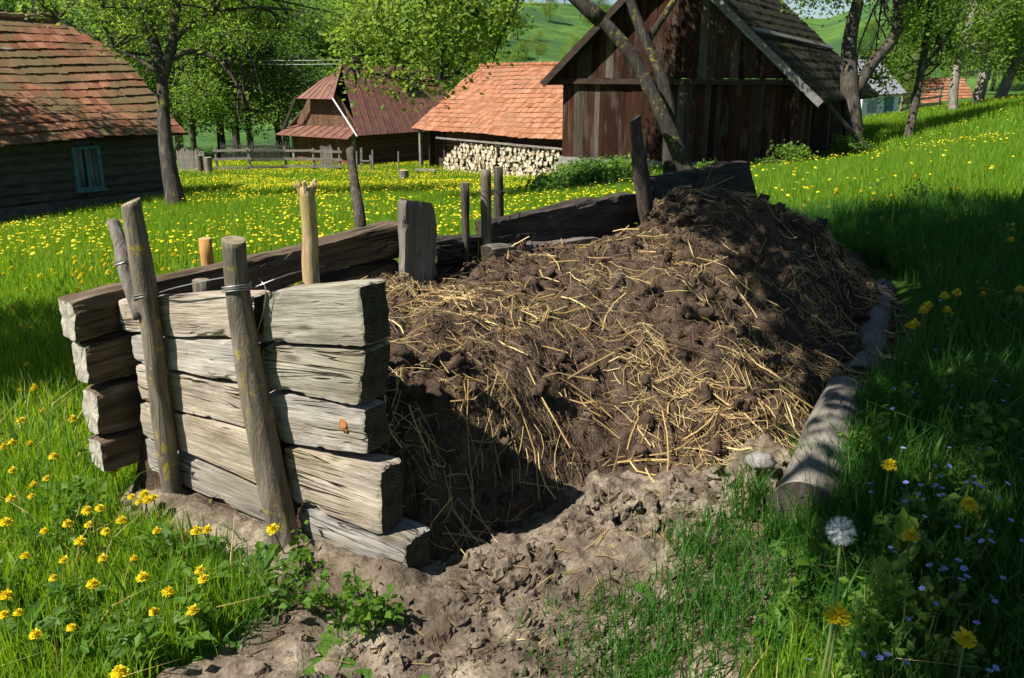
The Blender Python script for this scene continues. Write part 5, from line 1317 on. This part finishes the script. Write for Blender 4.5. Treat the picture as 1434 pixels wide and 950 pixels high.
# leafy plants: broad toothed leaves in rosettes on the ground
def rosette_mesh(seed, n=9, L=.14, W=.02, up=.5, tooth=True):
    r = np.random.default_rng(seed); Vs = []; Fs = []; o = 0
    for k in range(n):
        a = k * 2.4 + r.normal(0, .2); el = r.uniform(.15, .9) * up; ll = L * r.uniform(.6, 1.1); m = 7
        for i in range(m + 1):
            t = i / m; w_ = W * (math.sin(math.pi * min(1, t * .92 + .06)) ** .8) * (1.25 if (tooth and i % 2) else .8) * (.4 + t)
            rad = ll * (t * math.cos(el)); zz_ = ll * (t * math.sin(el) * 1.5 - t * t * .75 * math.sin(el)) + .01
            for sgn in (-1, 0, 1):
                Vs.append((math.cos(a) * rad - math.sin(a) * w_ * sgn, math.sin(a) * rad + math.cos(a) * w_ * sgn, zz_ + abs(sgn) * w_ * .35))
        for i in range(m):
            b0 = o + i * 3; Fs += [[b0, b0 + 1, b0 + 4, b0 + 3], [b0 + 1, b0 + 2, b0 + 5, b0 + 4]]
        o += (m + 1) * 3
    return np.array(Vs), np.array(Fs)
ros = [mesh_np('rosette', *rosette_mesh(900 + k, 8 + k % 3, .15, .02), MAT['leaf_weed']) for k in range(4)]
GRO = {'l': ('rosette of toothed dandelion leaves in the grass left of the plank wall', 'leaf rosettes in the left grass'), 'r': ('rosette of toothed dandelion leaves in the shaded right hand grass', 'leaf rosettes in the right grass')}
RP = [(x_, y_, 'l') for x_, y_ in [(60, 760), (110, 840), (180, 880), (250, 900), (320, 840), (30, 900), (200, 760), (140, 930), (280, 820), (90, 700), (370, 800), (20, 800), (240, 780), (60, 650)]] + [(x_, y_, 'r') for x_, y_ in [(1130, 870), (1160, 830), (1230, 900), (1300, 840), (1200, 760), (1380, 900), (1090, 900), (1260, 700), (1340, 640), (1420, 700)]]
for i, (px, py, g) in enumerate(RP):
    p = atz(px, py, .02); o = bpy.data.objects.new('leaf_rosette', ros[i % 4]); COL.objects.link(o); s = rng.uniform(.7, 1.25)
    o.matrix_basis = Matrix.Translation((p[0], p[1], float(tz(p[0], p[1])) + .01)) @ Matrix.Rotation(rng.uniform(0, 6), 4, 'Z') @ Matrix.Diagonal((s, s, s * 1.4, 1)); tag(o, GRO[g][0], 'leaf rosette', GRO[g][1])
def weed(px, py, h, label, seed, lsize=.035, n=26, mat='leaf_weed', group=None, p=None):
    p = atz(px, py, .03) if p is None else p; r = np.random.default_rng(seed); x, y = p[0], p[1]; z = float(tz(x, y)) + .01
    root = tag(empty('leafy_weed', (x, y, z)), label, 'weed', group); st = []; C = []
    for k in range(4):
        tip = np.array([x + r.normal(0, .05), y + r.normal(0, .05), z + h * r.uniform(.6, 1)]); mid = (tip + np.array([x, y, z])) / 2 + r.normal(0, .012, 3)
        st.append(tube([(x, y, z - .02), mid, tip], [.0035, .003, .002], 5, 0, 1, 0, True, 3))
        for t in np.linspace(.3, 1, n // 4): C.append(np.array([x, y, z]) + (tip - np.array([x, y, z])) * t)
    V, F = combine(st); obj('stems', V, F, MAT['stem'], root, (x, y, z))
    V, F = leaf_quads(np.array(C), 3, .016, lsize, r, -.1); obj('leaves', V, F, MAT[mat], root, (x, y, z))
for i, (px, py, h, lb) in enumerate([(440, 845, .2, 'bright leafy weed in front of the middle post foot'), (478, 862, .15, 'leafy weed between middle post and lowest plank, second from left'), (515, 880, .17, 'leafy weed on the soil below the lowest jutting plank'), (545, 870, .12, 'small leafy weed at the soil edge beside the jutting plank'), (410, 800, .12, 'weed growing close at the foot of the middle post'), (375, 850, .14, 'leafy weed at the edge of the bare soil, left'), (1130, 820, .16, 'leafy weed in front of the thick log end'), (1105, 870, .13, 'low leafy weed near the bottom edge right of bare soil')]):
    weed(px, py, h, lb, 800 + i)

rw = np.random.default_rng(63); k = 0
for q in range(400):
    px, py = rw.uniform(1190, 1440), rw.uniform(240, 930)
    g = ground_D(px, py, .1); p = pt(px, py, g)
    if not bay_mask(np.array([p[0]]), np.array([p[1]]))[0] or rw.random() > .35: continue
    k += 1
    if k > 34: break
    P0 = project(np.array([p[0], p[1], float(tz(p[0], p[1])) + .02])); weed(P0[0], P0[1], rw.uniform(.16, .3), 'broad leaved weed standing among the tall grass on the right', 900 + k, rw.uniform(.028, .048), 30, 'leaf_mid', 'broad leaved weeds in the right grass', p)
for q in range(60):
    px, py = rw.uniform(-10, 330), rw.uniform(600, 945); p = atz(px, py, .02)
    if not bay_mask(np.array([p[0]]), np.array([p[1]]))[0] or q > 26: continue
    weed(px, py, rw.uniform(.08, .18), 'small leafy weed among the dandelions in the left grass', 950 + q, rw.uniform(.025, .045), 20, 'leaf_weed', 'leafy weeds in the left grass', p)

# ------------------------------------------------------------------ flowers
def head_mesh(seed, R0=.021):
    r = np.random.default_rng(seed); V = []; F = []; o = 0
    for ring, (n, ra, zz_) in enumerate(((26, 1.0, .0), (24, .9, .004), (20, .74, .009), (16, .55, .013), (12, .36, .016), (8, .2, .018))):
        for k in range(n):
            a = (k + r.random() * .5) * 2 * math.pi / n; L = R0 * ra * r.uniform(.88, 1.08); wd_ = R0 * .13
            d = np.array([math.cos(a), math.sin(a), 0]); e = np.array([-d[1], d[0], 0]); b0 = d * R0 * .08 + np.array([0, 0, zz_ * .5]); tip = d * L + np.array([0, 0, zz_ + .004 * r.normal()])
            V += [b0 - e * wd_ * .5, b0 + e * wd_ * .5, tip + e * wd_, tip - e * wd_]; F.append([o, o + 1, o + 2, o + 3]); o += 4
    m = lump(R0 * .5, 3, 5, 8, .5); 
    V = np.vstack([np.array(V), m[0] + np.array([0, 0, -.002])]); F = [np.array(F), m[1] + o]
    return V, F
def calyx(R0=.021):
    return tube([(0, 0, -.012), (0, 0, -.004), (0, 0, .001)], [.004, R0 * .42, R0 * .3], 8)
heads = [mesh_np('flower_head', *head_mesh(k), MAT['petal']) for k in range(3)]
def stem_mesh(h, seed):
    r = np.random.default_rng(seed); b_ = r.normal(0, .12, 2) * h
    V, F = tube([(b_[0], b_[1], -h), (b_[0] * .3, b_[1] * .3, -h * .5), (0, 0, -.006)], [.0032, .0028, .0025], 6, 0, 1, 0, False, 3); return combine([(V, F), calyx()])
stems = [mesh_np('stem', *stem_mesh(h_, k), MAT['stem']) for k, h_ in enumerate((.12, .18, .24))]
singles = []
for k in range(3):
    (V1, F1), (V2, F2) = head_mesh(10 + k), stem_mesh((.10, .14, .18)[k], 20 + k); V, F = combine([(V1, F1), (V2, F2)])
    n1 = sum(len(f) for f in F1); n2_ = sum(len(f) for f in F) - n1
    singles.append(mesh_np('dandelion', V, F, [MAT['petal'], MAT['stem']], False, [0] * n1 + [1] * n2_))
def flower(px, py, D, size, si, label, group, z=None, tilt=.35):
    p = pt(px, py, D); root = tag(empty('dandelion', p), label, 'dandelion', group)
    M = Matrix.Translation(tuple(p)) @ Matrix.Rotation(rng.uniform(0, 6.28), 4, 'Z') @ Matrix.Rotation(rng.uniform(-.1, tilt), 4, 'X'); s = size / .042
    root.matrix_basis = M @ Matrix.Diagonal((s, s, s, 1))
    for nm, me in (('flower_head', heads[int(rng.integers(3))]), ('stem', stems[si])):
        o = bpy.data.objects.new(nm, me); COL.objects.link(o); o.parent = root
LF = [(8, 733), (47, 680), (65, 671), (44, 696), (122, 716), (140, 713), (124, 736), (112, 760), (148, 745), (144, 783), (184, 697), (215, 698), (202, 694), (216, 858), (270, 857), (8, 836), (5, 862), (26, 859), (200, 810), (188, 783), (280, 800), (17, 621), (5, 627), (42, 622), (62, 745), (90, 786), (160, 660), (30, 590), (60, 575), (285, 812), (206, 702), (195, 704), (15, 700), (95, 735), (75, 810), (35, 780), (170, 730), (220, 745), (100, 880), (50, 890), (130, 820), (235, 830), (18, 660), (75, 640)]
for i, (px, py) in enumerate(LF):
    flower(px, py, ground_D(px, py, .13), rng.uniform(.028, .044), 1 if i % 3 else 0, 'yellow dandelion in bloom in the sunny grass left of the plank wall', 'dandelions in the left foreground')
flower(168, 944, ground_D(168, 944, .13), .048, 1, 'single large dandelion at the bottom edge of the left grass', None)
for px, py in ((275, 745), (290, 744)): flower(px, py, ground_D(px, py, .14), .042, 1, 'one of two dandelions touching each other between the two front posts', 'pair of dandelions between the front posts')
flower(382, 742, ground_D(382, 742, .17), .042, 2, 'dandelion on a long stem right before the middle post', None, tilt=.6)
RF = [(1293, 437), (1281, 455), (1275, 458), (1428, 407), (1415, 337), (1300, 429), (1296, 432), (1357, 708), (1245, 653), (1275, 752), (1351, 897), (1323, 415), (1340, 411), (1326, 436)]
for i, (px, py) in enumerate(RF):
    flower(px, py, ground_D(px, py, .3) , .054, 2, 'yellow dandelion in bloom in the shaded tall grass right of the heap', 'dandelions in the right foreground')
flower(1173, 866, 2.0, .062, 2, 'big dandelion below the white seed head at bottom right', None, tilt=.7)
# the seed head
p = pt(1178, 744, 2.15); fz = float(tz(p[0], p[1]))
sh = tag(empty('dandelion_clock', p), 'white fluffy dandelion seed head on a tall pale stem', 'seed head')
q = pt(1152, 892, 2.1); q[2] = min(q[2], float(tz(q[0], q[1])) + .02)
V, F = tube([q, (p + q) / 2 + np.array([.012, 0, .01]), p], [.0045, .004, .0035], 7, 0, 1, 0, True, 5); obj('stem', V, F, MAT['stem'], sh, p)
V, F = lump(.006, 2, 6, 8, .9); obj('seed_base', V + p, F, MAT['post_dark'], sh, p)
r = np.random.default_rng(5); parts = []; R0 = .041; n = 150
for k in range(n):
    d = r.normal(0, 1, 3); d /= np.linalg.norm(d)
    if d[2] < -.93: continue
    L0 = R0 * r.uniform(.62, .84); c = p + d * L0; parts.append(tube([p + d * .006, c], [.00035, .0003], 3, 0, 1, 0, False))
    u = np.cross(d, r.normal(0, 1, 3)); u /= np.linalg.norm(u); v_ = np.cross(d, u)
    for t in np.arange(11) * math.pi / 5.5 + r.random():
        e = u * math.cos(t) + v_ * math.sin(t); tip = c + e * R0 * .24 * r.uniform(.7, 1.2) + d * R0 * r.uniform(.08, .26); s_ = np.cross(e, d) * .00038
        parts.append((np.array([c - s_, c + s_, tip]), np.array([[0, 1, 2]])))
V, F = combine(parts); obj('fluff', V, F, MAT['fluff'], sh, p)

# blue speedwell in the right hand shade
bm_ = []
for k in range(2):
    V = []; F = []; o = 0
    for j in range(5):
        a = j * 1.2566; d = np.array([math.cos(a), math.sin(a), .2]); e = np.array([-d[1], d[0], 0])
        V += [d * .0008, d * .006 + e * .0045, d * .010, d * .006 - e * .0045]; F.append([o, o + 1, o + 2, o + 3]); o += 4
    st_ = tube([(0, 0, -.14), (.01, 0, -.07), (0, 0, 0)], [.0012, .001, .001], 4, 0, 1, 0, False)
    Vc, Fc = combine([(np.array(V), np.array(F)), st_]); bm_.append(mesh_np('speedwell', Vc, Fc, [MAT['petal_blue'], MAT['stem']], False, [0] * 5 + [1] * (sum(len(f) for f in Fc) - 5)))
r = np.random.default_rng(77)
for i in range(90):
    if i < 75: px, py = r.normal(1340, 75), r.normal(680, 90)
    else: px, py = r.uniform(1120, 1430), r.uniform(800, 945)
    if px < 1215 and py < 800 or px > 1450 or py > 950: continue
    D = ground_D(px, py, .24); p = pt(px, py, D); o = bpy.data.objects.new('speedwell', bm_[i % 2]); COL.objects.link(o); s = r.uniform(.8, 1.2)
    o.matrix_basis = Matrix.Translation(tuple(p)) @ Matrix.Rotation(r.uniform(0, 6), 4, 'Z') @ Matrix.Rotation(r.uniform(0, .6), 4, 'X') @ Matrix.Diagonal((s, s, s, 1))
    tag(o, 'tiny pale blue speedwell flower in the shaded grass at lower right', 'wildflower', 'blue speedwell flowers in the right grass')

# the rest of the dandelions: the nearest as single flowers, the far ones as one mass
x, y, r = wedge(110000, 4.5, 44, 31, 33)
left = (x < 2.5 + .0 * y) & (x < .32 * y - .5)
dn = np.where(left, np.where(y > 15, 60, np.where(y > 9, 36, 15)) * np.clip(.45 + 2.0 * n2(x, y, .6, 4, 91), .04, 1.9), np.where(y < 9, 6.0, 8.0) * np.clip(.45 + 1.7 * n2(x, y, .55, 3, 92), 0, 1.6))
dn = np.where(left & (x < -.45 * y + 1.0) & (y > 15.5), dn * .25, dn)
area = .5 * math.radians(66) * (44 ** 2 - 4.5 ** 2); ok = (r.random(len(x)) < dn * area / 110000) & bay_mask(x, y) & barnmask(x, y)
x, y = x[ok], y[ok]; hh = r.uniform(.10, .20, len(x)) + np.where(x > 2, .06, 0); z = tz(x, y) + hh; size = .026 + .030 * r.random(len(x)) ** .8
pxs, pys, Ds = project(np.stack([x, y, z], -1)); vis = (pxs > -60) & (pxs < 1494) & (pys < 1000); x, y, z, size, Ds, hh = [q[vis] for q in (x, y, z, size, Ds, hh)]
order = np.argsort(Ds); NI = 245
for q in order[:NI]:
    o = bpy.data.objects.new('dandelion', singles[int(r.integers(3))]); COL.objects.link(o); s = size[q] / .042
    o.matrix_basis = Matrix.Translation((x[q], y[q], z[q])) @ Matrix.Rotation(r.uniform(0, 6), 4, 'Z') @ Matrix.Rotation(r.uniform(0, .5), 4, 'X') @ Matrix.Diagonal((s, s, s, 1))
    if x[q] > 1.5: tag(o, 'yellow dandelion in bloom on the green slope right of the heap', 'dandelion', 'dandelions on the right slope')
    else: tag(o, 'yellow dandelion in bloom in the sunny meadow behind the compost bay', 'dandelion', 'dandelions in the meadow behind the bay')
rest = order[NI:]; m = len(rest); c = np.stack([x[rest], y[rest], z[rest]], -1); R0 = size[rest] * .5
a = np.arange(6) * math.pi / 3; tl = r.normal(0, .22, (m, 2))
ringv = np.stack([np.cos(a)[None] * R0[:, None], np.sin(a)[None] * R0[:, None], (np.cos(a)[None] * tl[:, :1] + np.sin(a)[None] * tl[:, 1:]) * R0[:, None]], -1) + c[:, None]
topv = c[:, None] + np.array([0, 0, 1.]) * (R0 * .55)[:, None, None]
V = np.concatenate([ringv, topv], 1).reshape(-1, 3); b0 = np.arange(m)[:, None] * 7
F = np.concatenate([b0 + np.array([[k, (k + 1) % 6, 6]]) for k in range(6)])
tag(obj('dandelion_mass', V, F, MAT['petal']), 'countless yellow dandelions over the far meadow', 'dandelions', None, 'stuff')
print('firewood', NFW, 'dandelions', len(x))
